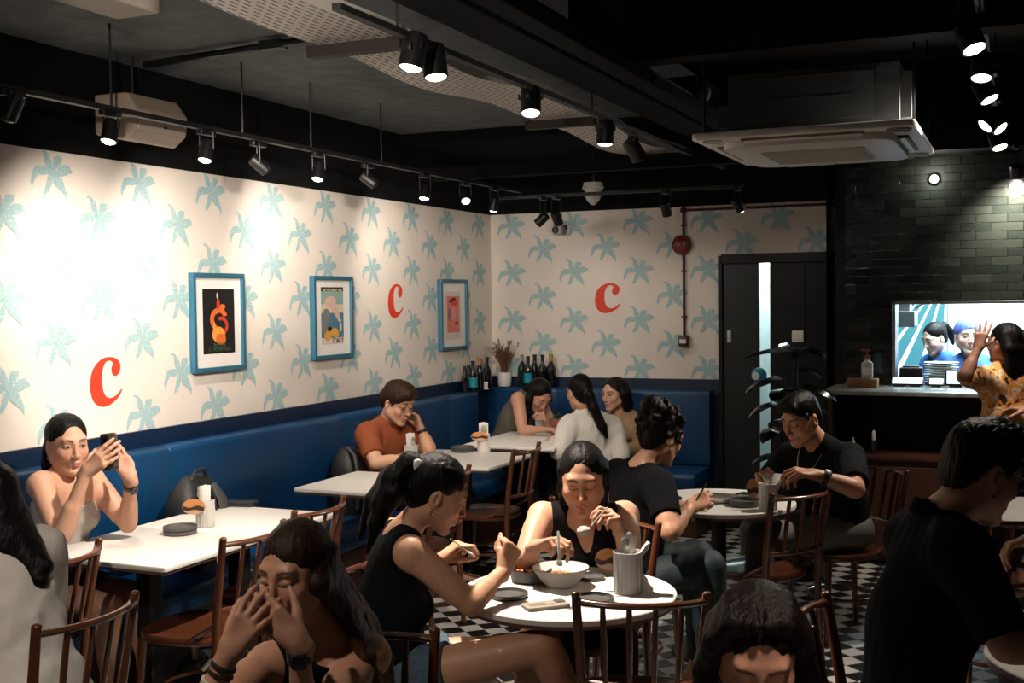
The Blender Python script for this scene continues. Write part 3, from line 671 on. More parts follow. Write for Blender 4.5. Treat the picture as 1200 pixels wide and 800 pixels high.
# ================================================================== ceiling equipment
M_LENS = emit('lamp_lens', (1.0, .90, .76), 14)
M_LENSD = emit('lamp_lens_dim', (1.0, .88, .72), 5)
M_TRACK = mat('track_black', (.012, .012, .012), .55)
def track_bar(pts, label, rods=(), zc=None):
    t = thing('lighting_track', label, 'light track', tuple(pts[0]))
    b = MB(); o = A(*pts[0])
    for p, q in zip(pts[:-1], pts[1:]):
        p, q = A(*p)-o, A(*q)-o; d = nrm(q-p); R = basis(np.cross(d, (0, 0, 1)), d, (0, 0, 1)); b.box((p+q)/2, (.034, np.linalg.norm(q-p), .022), R=R)
    b.build('rail', M_TRACK, t, smooth=False)
    for r in rods:
        r = A(*r)-o; b = MB(); b.tube([r, A(r[0], r[1], (zc or Z_CEIL)-o[2])], .005, 6); b.build('hanger_rod', M_METB, t)
def lamp(lens, aim, zt, label, group, lit=True, r=.04, L=.115, power=0, size=50, col=(1, .875, .745), blend=.6, tgt=None):
    """track spot: lens centre, direction it shines, height of the rail above"""
    lens = A(*lens); d = nrm(A(*aim)); R = track(d); c = lens-d*L*.55; top = A(c[0], c[1], zt)
    t = thing('track_spotlight', label, 'spotlight', tuple(top), 0, group)
    R2 = basis(R[:, 0], R[:, 1], R[:, 2])
    b = MB(); b.lathe([(r*.55, L), (r*.9, L*.94), (r, L*.8), (r, 0), (r*.9, 0), (r*.86, .012)], c=lens-top, R=R2, seg=24, cap=False); b.lathe([(.001, L), (r*.55, L)], c=lens-top, R=R2, cap=False); b.build('lamp_body', M_METB, t)
    b = MB(); b.lathe([(.001, -.010), (r*.45, -.008), (r*.75, -.002), (r*.88, .008)], c=lens-top, R=R2, cap=False, seg=24); b.build('lens', M_LENS if lit == 1 else (M_LENSD if lit else M_METB), t)
    b = MB()
    for s in (-1, 1): b.tube([c-top+R[:, 0]*s*r*1.15, c-top+R[:, 0]*s*r*1.15+A(0, 0, .5)*0+A(0, 0, max(zt-c[2]-.02, .02))*1.0], .004, 6)
    b.tube([c-top+R[:, 0]*r*1.15+A(0, 0, zt-c[2]-.02), c-top-R[:, 0]*r*1.15+A(0, 0, zt-c[2]-.02)], .004, 6); b.tube([c-top-R[:, 0]*r*1.2, c-top+R[:, 0]*r*1.2], .005, 6); b.build('yoke', M_METB, t)
    b = MB(); b.rbox((0, 0, -.018), (.035, .11, .03), .008); b.build('track_adapter', M_METB, t)
    if power: spot('spot_beam', lens+d*.02, tgt if tgt is not None else lens+d, power, size, blend, col, .03)
ZT1 = 2.565; XT1 = -3.5
track_bar([(XT1, 2.9, ZT1), (XT1, 8.2, ZT1)], 'long black light track hung on rods along the left wall', [(XT1, y, ZT1) for y in (3.05, 3.85, 4.75, 5.35, 6.1)], Z_SLAB)
LT = [(8, 140, 0, 'first', (-.35, -.25, -1), 0, None, 0), (127, 166, 1, 'second', (.0, -.3, -1), 48, atx(140, 440, XL), 135), (240, 188, 1, 'third', (.0, -.3, -1), 42, atx(262, 380, XL), 135), (313, 200, 0, 'fourth', (.5, .5, -.6), 0, None, 0), (372, 210, 1, 'fifth', (.0, -.3, -1), 46, atx(388, 370, XL), 135), (440, 216, 0, 'sixth', (.6, .3, -.5), 0, None, 0), (497, 233, 1, 'seventh', (.0, -.3, -1), 30, atx(505, 370, XL), 135), (546, 236, 2, 'eighth', (.3, -.5, -.6), 0, None, 0), (578, 247, 1, 'ninth', (-.2, .1, -1), 6, A(-3.7, YB, 1.9), 110)]
for u, v, lit, nth, d, pw, tg, sz in LT:
    p = atx(u, v, XT1); lamp(p, d, ZT1, nth+' spotlight from the left on the track along the left wall'+('' if lit else ', turned away'), 'spotlights over the left wall', lit, r=.034, L=.10, power=pw, size=sz, blend=1.0, tgt=tg)
# centre track over the tables
ZT2 = 2.66
ct0 = atz(400, 25, 2.7); ct1 = atz(790, 190, 2.7)
XC = -1.99
track_bar([(XC, 3.2, ZT2+.02), (XC, 8.4, ZT2+.02)], 'black light track under the dark beam beside the perforated tray')
CT = [(481, 80, 1, 'first', (-.12, -.2, -1), 330, A(-3.25, 3.85, .75), 58), (511, 91, 1, 'second', (.15, -.1, -1), 390, A(-1.45, 3.95, .75), 70), (622, 133, 1, 'third', (.12, -.3, -1), 170, A(-3.15, 6.3, .8), 54), (709, 169, 1, 'fourth', (-.05, .0, -1), 90, A(-3.1, 7.8, .75), 50), (750, 186, 0, 'fifth', (.3, .3, -.6), 0, None, 60)]
for u, v, lit, nth, d, pw, tg, sz in CT:
    p = atx(u, v, XC); lamp(p, d, ZT2, nth+' spotlight from the left on the central track beside the perforated tray', 'spotlights on the central track', lit, power=pw, size=sz, r=.045, L=.13, blend=.8, tgt=tg)
b = MB(); b.box((-1.80, 5.6, 2.80), (.20, 5.8, .14)); b.box((-1.62, 5.6, 2.76), (.10, 5.8, .06)); struct(b.build('ceiling_duct', M_BLACK, smooth=False, bevel=.006))
# perforated cable tray
def tray():
    t = thing('cable_tray', 'long white perforated metal cable tray hung below the ceiling', 'cable tray', (-2.3, 5.2, 2.72))
    m = bpy.data.materials.new('perforated_metal'); m.use_nodes = True; nt = m.node_tree; bs = nt.nodes['Principled BSDF']
    tc = nt.nodes.new('ShaderNodeTexCoord'); mp = nt.nodes.new('ShaderNodeMapping'); mp.inputs['Scale'].default_value = (1, 1, 1)
    br = nt.nodes.new('ShaderNodeTexBrick'); br.inputs['Scale'].default_value = 1; br.inputs['Brick Width'].default_value = .062; br.inputs['Row Height'].default_value = .028; br.inputs['Mortar Size'].default_value = .0095; br.inputs['Mortar Smooth'].default_value = 0
    br.inputs['Color1'].default_value = (.03, .028, .026, 1); br.inputs['Color2'].default_value = (.03, .028, .026, 1); br.inputs['Mortar'].default_value = (.62, .57, .52, 1)
    nt.links.new(tc.outputs['Object'], mp.inputs[0]); nt.links.new(mp.outputs[0], br.inputs['Vector']); nt.links.new(br.outputs['Color'], bs.inputs['Base Color']); bs.inputs['Roughness'].default_value = .45
    mp.inputs['Rotation'].default_value = (0, 0, PI/2)
    ys = np.linspace(-2.6, 3.3, 60); wob = lambda y: .014*math.sin(y*2.3)+.010*math.sin(y*5.1+1)
    b = MB(); L = [A(-.165+.006*math.sin(y*3), y, wob(y)) for y in ys]; R_ = [A(.165+.006*math.sin(y*3), y, wob(y+.2)) for y in ys]; b.strip(L, R_)
    U = [p+A(0, 0, .006) for p in L]; V = [p+A(0, 0, .006) for p in R_]; b.strip(V, U); b.strip(U, L); b.strip(R_, V)
    b.strip(U, [p+A(0, 0, .05) for p in U]); b.strip([p+A(0, 0, .05) for p in V], V)
    b.build('tray', m, t, smooth=False, fix=False)
    for u, v in ((428, 52), (688, 140), (770, 187)):
        p = atz(u, v, 2.70)-A(-2.3, 5.2, 2.72); b = MB(); b.box((0.02, p[1], -.03), (.40, .05, .045)); b.build('support_bar', mat('rusty_brown', (.018, .012, .009), .7), t, smooth=False, bevel=.003)
        for s in (-1, 1):
            b = MB(); b.tube([(.02+s*.18, p[1], -.02), (.02+s*.18, p[1], Z_SLAB-2.72)], .005, 6); b.build('hanger_rod', M_METB, t)
tray()
# black pipe under the slab and hanging speaker
b = MB(); q0 = atz(170, 76, 2.885); q1 = atz(375, 44, 2.885); b.tube([q0, q0*.5+q1*.5, q1], .018, 8); b.box(q0*.25+q1*.75, (.12, .05, .04)); o = b.build('ceiling_pipe', M_METB); tag(o, 'thin black pipe fixed under the grey concrete ceiling', 'pipe')
p = atx(166, 140, -3.82)
t = thing('wall_speaker', 'beige hanging box speaker above the track on the left wall', 'speaker', tuple(p), .0)
M_SPK = mat('speaker_beige', (.42, .33, .26), .5); M_SPKW = mat('speaker_face', (.60, .52, .45), .5)
prof = [(-.13, .10), (.06, .10), (.12, .02), (.11, -.07), (.04, -.12), (-.13, -.085)]
b = MB(); b.prism([(x, z) for x, z in prof], (0, -.17, 0), (1, 0, 0), (0, 0, 1), (0, 1, 0), .36); b.build('cabinet', M_SPK, t, smooth=False, bevel=.012)
b = MB(); b.prism([(.113, .012), (.105, -.068), (.112, -.072), (.122, .012)], (0, -.155, 0), (1, 0, 0), (0, 0, 1), (0, 1, 0), .33); b.build('grille', M_SPKW, t, smooth=False, bevel=.003)
b = MB(); b.ball((.116, .03, -.045), (.008, .012, .006)); b.build('badge', M_METB, t)
b = MB(); b.box((-.16, 0, .0), (.08, .06, .10)); b.tube([(-.05, 0, .1), (-.05, 0, Z_SLAB-p[2])], .006, 6); b.build('bracket', M_METB, t, smooth=False)

# air-conditioning cassette
c0, c1, c2, c3 = atz(828, 164, 2.44), atz(1068, 143, 2.44), atz(1087, 180, 2.44), atz(872, 197, 2.44)
cc = (c0+c1+c2+c3)/4
acx, acy = cc[0], cc[1]
t = thing('air_conditioner', 'white ceiling air conditioner cassette with a dark grey body above', 'air conditioner', (acx, acy, 2.44))
b = MB(); b.rbox((0, 0, .015), (.94, 1.10, .03), .03); b.build('fascia', M_WHITEP, t)
b = MB(); b.rbox((0, 0, -.016), (.74, .88, .034), .11, seg=6); b.build('centre_panel', M_WHITEP, t)
M_GR = mat('ac_grille', (.52, .48, .43), .5)
b = MB(); b.rbox((0, 0, -.036), (.46, .46, .008), .02)
for k in range(15): b.box((-.0+0, -.21+.03*k, -.042), (.44, .012, .006))
b.build('intake_grille', M_GR, t, smooth=False)
M_SLOT = mat('ac_slot', (.16, .10, .065), .6)
for k in range(4):
    R = rotz(k*PI/2); b = MB(); b.box(R @ A(0, .395+(.08 if k % 2 == 0 else 0), -.004), (.52, .05, .012), R=R); b.build('air_outlet', M_SLOT, t, smooth=False, bevel=.004)
    b = MB(); b.box(R @ A(0, .398+(.08 if k % 2 == 0 else 0), -.010), (.50, .030, .004), R=R @ np.array([[1, 0, 0], [0, .9, -.4], [0, .4, .9]])); b.build('louvre', M_WHITEP, t, smooth=False)
for sx, sy in ((1, -1), (1, 1), (-1, 1), (-1, -1)):
    b = MB(); b.lathe([(.001, 0), (.05, 0), (.052, .01)], c=(sx*.40, sy*.48, -.008), cap=False); b.box((sx*.40, sy*.48, -.01), (.085, .022, .004), R=rotz(.7)); b.build('corner_swirl', M_SLOT if sx*sy < 0 and sx > 0 else M_WHITEP, t, smooth=False)
b = MB(); b.box((0.02, .02, .17), (.74, .74, .27)); b.box((.0, -.355, .18), (.58, .012, .20)); b.box((.0, -.363, .18), (.40, .01, .004)); b.box((.41, -.25, .17), (.05, .1, .2)); b.box((-.38, -.28, .13), (.05, .06, .1)); b.build('unit_body', M_GREYM, t, smooth=False, bevel=.006)
for sx in (-1, 1):
    for sy in (-1, 1):
        b = MB(); b.tube([(sx*.45, sy*.38, .05), (sx*.45, sy*.38, Z_CEIL-2.44)], .006, 6); b.build('hanger_rod', M_METB, t)
# cameras
def dome(u, v, zc, label, s=1.0):
    p = atz(u, v, zc); t = thing('security_camera', label, 'camera', tuple(p), 0, 'security cameras')
    b = MB(); b.lathe([(.062*s, .075), (.066*s, .05), (.072*s, .045), (.072*s, .03), (.058*s, .025)], seg=28); b.build('base', M_WHITEP, t)
    b = MB(); b.lathe([(.057*s, .028), (.055*s, -.02), (.042*s, -.055), (.016*s, -.085), (.001, -.09)], seg=28, cap=False); b.build('dome', mat('dome_grey', (.6, .58, .54), .25), t)
    b = MB(); b.tube([(0, 0, .07), (0, 0, Z_CEIL-p[2])], .012, 8); b.build('mount', M_METB, t)
dome(695, 226, 2.52, 'white dome security camera below the black ceiling near the rear wall', 1.1)
p = aty(655, 269, YB-.06)
t = thing('security_camera', 'small grey box security camera on the rear wall below a spotlight', 'camera', tuple(p), 0, 'security cameras')
b = MB(); b.rbox((0, 0, 0), (.085, .09, .085), .02); b.build('housing', mat('cam_grey', (.35, .33, .31), .4), t)
b = MB(); b.lathe([(.028, .0), (.024, .02), (.001, .022)], c=(-.012, -.045, -.005), R=Ry); b.build('lens', M_METB, t)
b = MB(); b.box((.03, .05, .02), (.03, .03, .03)); b.build('bracket', M_METB, t, smooth=False)
p = atz(822, 112, 2.9)
t = thing('smoke_detector', 'small pale detector on the black ceiling left of the air conditioner', 'detector', (p[0], p[1], 2.9))
b = MB(); b.lathe([(.05, .04), (.055, .02), (.045, -.02), (.03, -.035), (.001, -.036)], seg=24); b.build('head', mat('detector_grey', (.25, .24, .22), .5), t)
b = MB(); b.tube([(0, 0, .03), (0, 0, .4)], .012, 8); b.build('mount', M_METB, t)
# lamps near the rear wall
YR = 7.95
ZT3 = 2.50
track_bar([(-3.6, YR, ZT3), (-1.75, YR, ZT3)], 'short black light track across the room in front of the rear wall')
for u, v, d, lab, lit, pw in ((630, 262, (-.75, .1, -.6), 'first spotlight from the left in front of the rear wall, turned sideways', 0, 0), (655, 262, (.1, .55, -.8), 'second spotlight from the left in front of the rear wall', 2, 9), (782, 252, (.05, .5, -.85), 'third spotlight from the left in front of the rear wall', 2, 7), (869, 247, (.35, .4, -.8), 'rightmost spotlight in front of the rear wall', 2, 7)):
    p = aty(u, v, YR); lamp(p, d, ZT3, lab, 'spotlights in front of the rear wall', lit, r=.035, L=.10, power=pw, size=120, blend=1.0)
# right-hand track
XR = -.16; ZT4 = 2.87
track_bar([(XR, 3.6, ZT4), (XR, 8.0, ZT4)], 'black light track at upper right running towards the tiled wall')
for yl, (u, v, d, lab, pw, tg) in zip((4.6, 5.35, 5.85, 6.35, 6.85, 7.25), ((1142, 58, (.35, -.3, -1), 'nearest', 55, A(-.1, 3.2, 1.1)), (1150, 92, (-.05, -.3, -1), 'second nearest', 90, A(-3.4, 4.5, .5)), (1160, 117, (.5, -.2, -1), 'third nearest', 50, A(.25, 5.8, .75)), (1154, 148, (-.75, -.35, -.8), 'fourth nearest', 175, A(-1.35, 5.5, .8)), (1173, 151, (.7, -.3, -.8), 'fifth nearest', 80, A(-.08, 7.6, 1.3)), (1172, 173, (.3, -.3, -1), 'farthest', 70, A(-.1, 7.5, 1.3)))):
    p = aty(u, v, yl); lamp(p, d, ZT4, lab+' lit spotlight on the right hand track', 'spotlights on the right hand track', 1, r=.045, L=.11, power=pw, size=64, blend=.9, tgt=tg)
# unseen lamps added over the camera to light the near tables, wall and slab
lamp((XC, 1.3, 2.53), (-.2, .1, -1), ZT2, 'spotlight on the central track nearest the camera, above the near tables', 'spotlights on the central track', 1, r=.045, L=.13, power=95, size=84, blend=.9, tgt=A(-2.6, 2.75, .8))
lamp((XR, 1.7, 2.58), (-.3, .3, -1), ZT4, 'spotlight on the right hand track nearest the camera', 'spotlights on the right hand track', 1, r=.045, L=.11, power=95, size=64, blend=.9, tgt=A(-.40, 1.9, .75))
lamp((XC, 2.25, 2.53), (-.8, .8, -.5), ZT2, 'spotlight on the central track aimed across at the wall by the phone woman', 'spotlights on the central track', 1, r=.045, L=.13, power=720, size=32, blend=1.0, tgt=atx(146, 405, XL))
lamp((XC, 1.9, 2.53), (-.8, .8, -.5), ZT2, 'spotlight on the central track aimed across at the wall between the posters', 'spotlights on the central track', 1, r=.045, L=.13, power=820, size=20, blend=1.0, tgt=atx(391, 305, XL))
lamp((-1.3, 1.2, 2.35), (-.6, .5, .55), 2.45, 'spotlight turned up at the concrete slab', 'spotlights on the central track', 1, r=.045, L=.13, power=300, size=46, blend=1.0, tgt=A(-2.85, 4.4, 2.9))
# reflected glare on the tiles, made as a glowing lamp, and the spotlight there
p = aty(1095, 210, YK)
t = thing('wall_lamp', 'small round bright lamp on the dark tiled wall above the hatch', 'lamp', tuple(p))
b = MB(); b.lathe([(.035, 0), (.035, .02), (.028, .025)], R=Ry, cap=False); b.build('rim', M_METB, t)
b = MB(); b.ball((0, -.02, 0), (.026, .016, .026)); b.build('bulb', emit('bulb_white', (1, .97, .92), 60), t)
l = bpy.data.lights.new('wall_lamp_light', 'POINT'); l.energy = 7; l.color = (1, .90, .78); l.shadow_soft_size = .02  # added point light, spreads the stand-in lamp's glow over the tiles
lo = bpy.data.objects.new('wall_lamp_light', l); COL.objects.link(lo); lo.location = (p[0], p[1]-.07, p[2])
p = aty(1191, 203, YK-.25)
lamp(p-A(0, 0, .02), (.05, .65, -.75), 2.70, 'small black spotlight aimed at the tiled wall by the right edge', 'spotlights at the tiled wall', 2, r=.035, L=.09, power=190, size=115, blend=1.0)

# ================================================================== things on the counter and in the hatch
def on_counter(u, y): 
    p = aty(u, 445, y); return (p[0], y, ZCT)
x, y, z = on_counter(1011, 8.2)
t = thing('wooden_tray', 'small wooden block tray under the soap bottle on the counter', 'tray', (x, y, z))
b = MB(); b.rbox((0, 0, .03), (.20, .12, .06), .008); b.box((0, -.061, .03), (.05, .004, .012)); b.build('block', mat('tray_wood', (.20, .10, .035), .5, var=.3, vscale=20), t)
t = thing('soap_bottle', 'clear pump bottle standing on the wooden tray on the counter', 'bottle', (x+.03, y, z+.0605))
b = MB(); b.rbox((0, 0, .055), (.075, .05, .11), .02, seg=5); b.lathe([(.03, .11), (.015, .125), (.014, .14)]); b.build('bottle_body', mat('clear_plastic', (.50, .52, .52), .2), t)
b = MB(); b.rbox((0, -.0258, .05), (.05, .002, .05), .004); b.build('label', M_PAPER, t)
b = MB(); b.lathe([(.018, .138), (.018, .155), (.006, .157), (.006, .185)]); b.rbox((-.012, 0, .19), (.06, .014, .014), .004); b.build('pump', mat('pump_red', (.22, .05, .05), .4), t)
M_SCRB = emit('screen_pale', (.62, .88, 1.0), 1.6)
def tablet(u, w, h, label, tilt=.9, y=8.33, cat='tablet'):
    x, yy, z = on_counter(u, y); t = thing('tablet_computer', label, cat, (x, yy, z), 0, 'tablets on the hatch sill')
    R = np.array([[1, 0, 0], [0, math.sin(tilt), -math.cos(tilt)], [0, math.cos(tilt), math.sin(tilt)]])
    R = basis((1, 0, 0), (0, math.sin(tilt), math.cos(tilt)), (0, -math.cos(tilt), math.sin(tilt)))
    c = A(0, 0, .012)+R[:, 1]*h/2
    b = MB(); b.rbox(c, (w, h, .012), .01, R=R); b.build('case', M_METB, t)
    b = MB(); b.box(c+R[:, 2]*.0068, (w*.86, h*.82, .001), R=R); b.build('screen', M_SCRB, t, smooth=False)
    b = MB(); b.box((0, .03, .006), (w*.6, .09, .012)); b.build('stand', M_METB, t, smooth=False)
    return t, R, c
tablet(1054, .11, .075, 'leftmost of three small tablets lying in the hatch'); tablet(1072, .11, .075, 'middle of three small tablets lying in the hatch'); tablet(1097, .10, .065, 'rightmost of three small tablets lying in the hatch, by the black screen')
t, R, c = tablet(1120, .13, .11, 'upright black till screen with dark text in the hatch', .25, 8.36, 'screen')
text_mesh('1 2 3 4', .03, R, c+R[:, 2]*.0078+R[:, 1]*.02, 'screen_text', M_METB, t); text_mesh('5 6 7', .022, R, c+R[:, 2]*.0078-R[:, 1]*.02, 'screen_text', M_METB, t)
x, y, z = on_counter(1068, 8.55)
t = thing('receipt_printer', 'black box shaped printer in the hatch behind the tablets', 'printer', (x, y, z))
b = MB(); b.rbox((0, 0, .06), (.15, .14, .12), .012); b.build('body', M_METB, t)
b = MB(); b.rbox((0, -.02, .125), (.11, .06, .012), .005); b.tube([(.03, -.08, .05), (.08, -.12, .03), (.13, -.15, .005)], .005, 6); b.build('lid', M_METB, t)
rnd = random.Random(2)
x, y, z = on_counter(1103, 8.62)
for k in range(9):  # round plates stand in for a grey stack of boxes
    b = MB(); b.lathe([(.05, 0), (.075, .004), (.115, .014), (.116, .016), (.075, .008), (.001, .007)], seg=28, cap=False)
    o = b.build('dinner_plate', M_CERAM, loc=(x+rnd.uniform(-.004, .004), y, z+.017*k+.001)); tag(o, ['lowest', 'second lowest', 'third lowest', 'fourth lowest', 'middle', 'fourth highest', 'third highest', 'second highest', 'topmost'][k if k < 9 else 8]+' plate of the stack in the kitchen hatch', 'plate', 'stacked plates in the hatch')
# kitchen shelf and machine on the left behind the hatch
t = thing('kitchen_shelf', 'steel wall shelf with trays at the left inside the kitchen', 'shelf', (-1.08, 9.9, 1.62))
b = MB(); b.box((.0, 0, 0), (.36, .6, .02)); b.box((0, 0, .22), (.36, .6, .02)); b.build('shelf_board', M_STEEL, t, smooth=False)
b = MB(); b.box((-.16, -.28, -.8), (.025, .025, 1.6+.6)); b.build('upright', M_STEEL, t, smooth=False); b = MB(); b.box((-.16, .28, -.8), (.025, .025, 1.6+.6)); b.build('upright', M_STEEL, t, smooth=False)
t = thing('steel_box', 'grey steel machine box hanging at the left inside the kitchen', 'machine', (-.86, 9.55, 1.50))
b = MB(); b.box((0, 0, .06), (.20, .3, .12)); b.box((0.02, 0, .15), (.08, .2, .06)); b.tube([(.10, -.1, .14), (.2, -.12, .2), (.28, -.1, .16)], .01, 6); b.build('body', M_STEEL, t, smooth=False, bevel=.004)
b = MB(); b.box((-.17, 0, .06), (.14, .04, .04)); b.build('arm', M_STEEL, t, smooth=False)
# niche contents
x, y, z = aty(1000, 540, 7.98)[0], 7.98, .711
t = thing('condiment_box', 'tiny yellow box with a pale bottle in the counter niche', 'box', (x, y, z))
b = MB(); b.rbox((0, 0, .025), (.06, .05, .05), .005); b.build('box', mat('box_yellow', (.40, .24, .03), .5), t)
b = MB(); b.lathe([(.012, .05), (.012, .075), (.005, .08), (.005, .1)]); b.build('nozzle', M_PAPER, t)
x = aty(1024, 535, 7.98)[0]
t = thing('spray_bottle', 'small dark bottle with a white top in the counter niche', 'bottle', (x, 7.98, .711))
b = MB(); b.lathe([(.02, 0), (.02, .07), (.01, .09)]); b.build('bottle_body', M_METB, t); b = MB(); b.lathe([(.012, .085), (.014, .10), (.012, .14), (.004, .15)]); b.build('cap', M_PAPER, t)

# ================================================================== potted plant behind the necklace man
M_LEAF = mat('dark_glossy_leaf', (.006, .012, .009), .18, coat=.5, var=.3, vscale=8)
pp = aty(935, 480, 7.35)
t = thing('potted_plant', 'tall plant with large dark glossy leaves behind the man with the necklace', 'plant', (pp[0], 7.35, 0))
b = MB(); b.lathe([(.13, 0), (.16, .02), (.19, .36), (.2, .38), (.18, .38), (.17, .34), (.001, .33)], seg=32, cap=False); b.build('pot', M_METB, t)
b = MB(); b.lathe([(.001, .335), (.172, .335)], cap=False); b.build('soil', mat('soil', (.02, .014, .01), .9), t)
def leaf(b, base, tip, w, droop, nseg=10):
    base, tip = A(*base), A(*tip); d = tip-base; side = nrm(np.cross(d, A(0, 0, 1))); L, R_, Mi = [], [], []
    for s in np.linspace(0, 1, nseg):
        c = base+d*s+A(0, 0, droop*4*s*(1-s)); ww = w*math.sin(PI*min(1, s*.94+.06))**.7*(1-s*.25)
        L.append(c+side*ww+A(0, 0, -.22*ww)); R_.append(c-side*ww+A(0, 0, -.22*ww)); Mi.append(c)
    b.strip(L, Mi); b.strip(Mi, R_)
def lp(u, v, y): return aty(u, v, y)-A(pp[0], 7.35, 0)
LV = [((936, 410), (871, 420), 7.3, 7.15, .07), ((936, 408), (968, 420), 7.35, 7.2, .055), ((920, 440), (873, 461), 7.3, 7.1, .06), ((915, 470), (877, 490), 7.3, 7.15, .05), ((912, 500), (893, 520), 7.35, 7.2, .05), ((925, 530), (880, 545), 7.35, 7.15, .05), ((940, 450), (980, 470), 7.4, 7.3, .055), ((940, 470), (978, 492), 7.4, 7.45, .05), ((935, 430), (960, 445), 7.4, 7.7, .06), ((930, 455), (905, 470), 7.35, 7.0, .06), ((925, 490), (905, 505), 7.4, 7.6, .06), ((930, 420), (920, 400), 7.4, 7.8, .05)]
for (bu, bv), (tu, tv), yb_, yt_, w_ in LV:
    b0 = lp(bu, bv, yb_); t0 = lp(tu, tv, yt_); b = MB(); leaf(b, b0, t0, w_*1.55, .035); b.build('leaf', M_LEAF, t)
    b = MB(); b.tube([(0, 0, .33), A(b0[0]*.4, b0[1]*.4, .33+(b0[2]-.33)*.6), b0], [.009, .007, .004], 6); b.build('stem', M_LEAF, t)

# ================================================================== table things
TZ = .7505
def at_t(u, v): p = atz(u, v, TZ); return (p[0], p[1], TZ)
M_BUN = mat('card_bun_orange', (.62, .27, .10), .55); M_BUN2 = mat('card_bun_pink', (.66, .38, .26), .55); M_BAND = mat('card_band', (.05, .025, .015), .55)
def holder(u, v, label, s=1.0, napkin=True, disc=None, tilt=.0, forks=3):
    """ceramic cutlery pot; u,v = middle of its foot"""
    loc = at_t(u, v); t = thing('cutlery_holder', label, 'cutlery pot', loc, 0, 'white cutlery pots on the tables')
    b = MB(); r, h = .042*s, .125*s
    b.lathe([(r*.92, 0), (r, .004), (r, h*.9), (r*1.05, h*.93), (r*1.05, h), (r*.95, h), (r*.93, .01), (.001, .008)], seg=36, cap=False)
    for k in range(18):
        a = 2*PI*k/18; b.tube([(r*math.cos(a), r*math.sin(a), h*.06), (r*math.cos(a), r*math.sin(a), h*.88)], .0022, 5)
    b.build('pot', M_CERAM, t); return t, loc, h
def napkin(loc, h, ang, label, lean=.3, w=.055, L=.12):
    d = A(math.cos(ang), math.sin(ang), 0); side = A(-d[1], d[0], 0); up = nrm(A(0, 0, 1)+d*lean); b = MB(); n = nrm(np.cross(side, up))
    R = basis(side, up, n)
    base = A(loc[0], loc[1], loc[2]+h*.55)
    for k, off in enumerate((-.004, .001, .006)):
        b.rbox(base+up*(L/2-.004*k)+n*off, (w-.006*k, L, .004), .006, R=R)
    b.tube([base+up*(L*.95)-side*w*.45, base+up*L*1.0, base+up*(L*.95)+side*w*.45], .005, 6)
    o = b.build('paper_napkin', M_PAPER); return tag(o, label, 'napkin')
def fork(p0, p1, label, kind='fork', group=None):
    """p0 handle end, p1 business end"""
    p0, p1 = A(*p0), A(*p1); d = p1-p0; L = np.linalg.norm(d); d /= L; side = nrm(np.cross(d, RTH*.3+A(0, 0, 1))) if abs(d[2]) < .95 else RTH; n = np.cross(side, d)
    t = thing('table_'+kind if kind != 'fork' else 'table_fork', label, 'cutlery', tuple(p0), 0, group)
    b = MB(); R = basis(side, d, n); b.rbox(d*L*.34, (.009, L*.68, .003), .003, R=R); b.build('handle', M_FORK, t)
    b = MB()
    if kind == 'fork':
        b.rbox(d*L*.74, (.022, L*.14, .003), .008, R=R)
        for k in (-1.5, -.5, .5, 1.5): b.tube([d*L*.80+side*k*.0058, d*L*.9+side*k*.0058+n*.004, d*L+side*k*.0052+n*.002], .0014, 5)
    elif kind == 'spoon':
        b.ball(d*L*.86, (.019, L*.14, .006), R=R)
    else:
        b.rbox(d*L*.84, (.018, L*.33, .002), .006, R=R)
    b.build('head', M_FORK, t); return t
def upright_cutlery(loc, h, n, where, seed):
    rnd = random.Random(seed)
    for k in range(n):
        a = rnd.uniform(0, 6.28); r = .018; p1 = A(loc[0]+r*math.cos(a), loc[1]+r*math.sin(a), loc[2]+h+.045+rnd.uniform(0, .02)); p0 = A(loc[0]-r*.5*math.cos(a), loc[1]-r*.5*math.sin(a), loc[2]+.014)
        fork(p0, p1, 'steel fork standing in the cutlery pot '+where, 'fork' if k % 2 == 0 else 'spoon', 'cutlery standing '+where)
def disc_card(u, v, Z, w, h, label, face=None):
    """oval card printed like a burger: orange bun halves and a dark band"""
    p = W(u, v, Z); t = thing('burger_card', label, 'card', tuple(p), 0, 'burger shaped cards on the cutlery pots')
    R = basis(RTH, A(0, 0, 1), -FWH)
    b = MB(); n = 28
    pts = [(w/2*math.cos(2*PI*k/n)*1.0, h/2*math.sin(2*PI*k/n)) for k in range(n)]
    b.prism(pts, (0, 0, 0), RTH, A(0, 0, 1), -FWH, .004); b.build('card', M_BUN, t, smooth=False)
    low = [(x, y) for x, y in pts if y < -.12*h]; b = MB(); b.prism(low, -FWH*.0042, RTH, A(0, 0, 1), -FWH, .0008); b.build('printed_base', M_BUN2, t, smooth=False)
    b = MB(); xs = np.linspace(-.47, .47, 12); band = [(x*w, (.02+.07*math.sin(x*9))*h+.10*h*0) for x in xs]+[(x*w, (-.22+.05*math.sin(x*11+1))*h) for x in xs[::-1]]
    b.prism(band, -FWH*.0046, RTH, A(0, 0, 1), -FWH, .0008); b.build('printed_band', M_BAND, t, smooth=False)
    return t
def dish(u, v, r, h, label, m=None, group='dark stoneware dishes'):
    loc = at_t(u, v) if not isinstance(u, tuple) else u
    b = MB(); b.lathe([(r*.93, 0), (r*.99, .004), (r, h*.5), (r, h), (r*.96, h), (r*.94, h*.55), (r*.9, h*.4), (.001, h*.38)], seg=40, cap=False); b.add([(r*.93*math.cos(2*PI*k/40), r*.93*math.sin(2*PI*k/40), 0) for k in range(40)][::-1], [tuple(range(40))])
    o = b.build('side_plate', m or M_SLATE, loc=loc); tag(o, label, 'plate', group); return loc
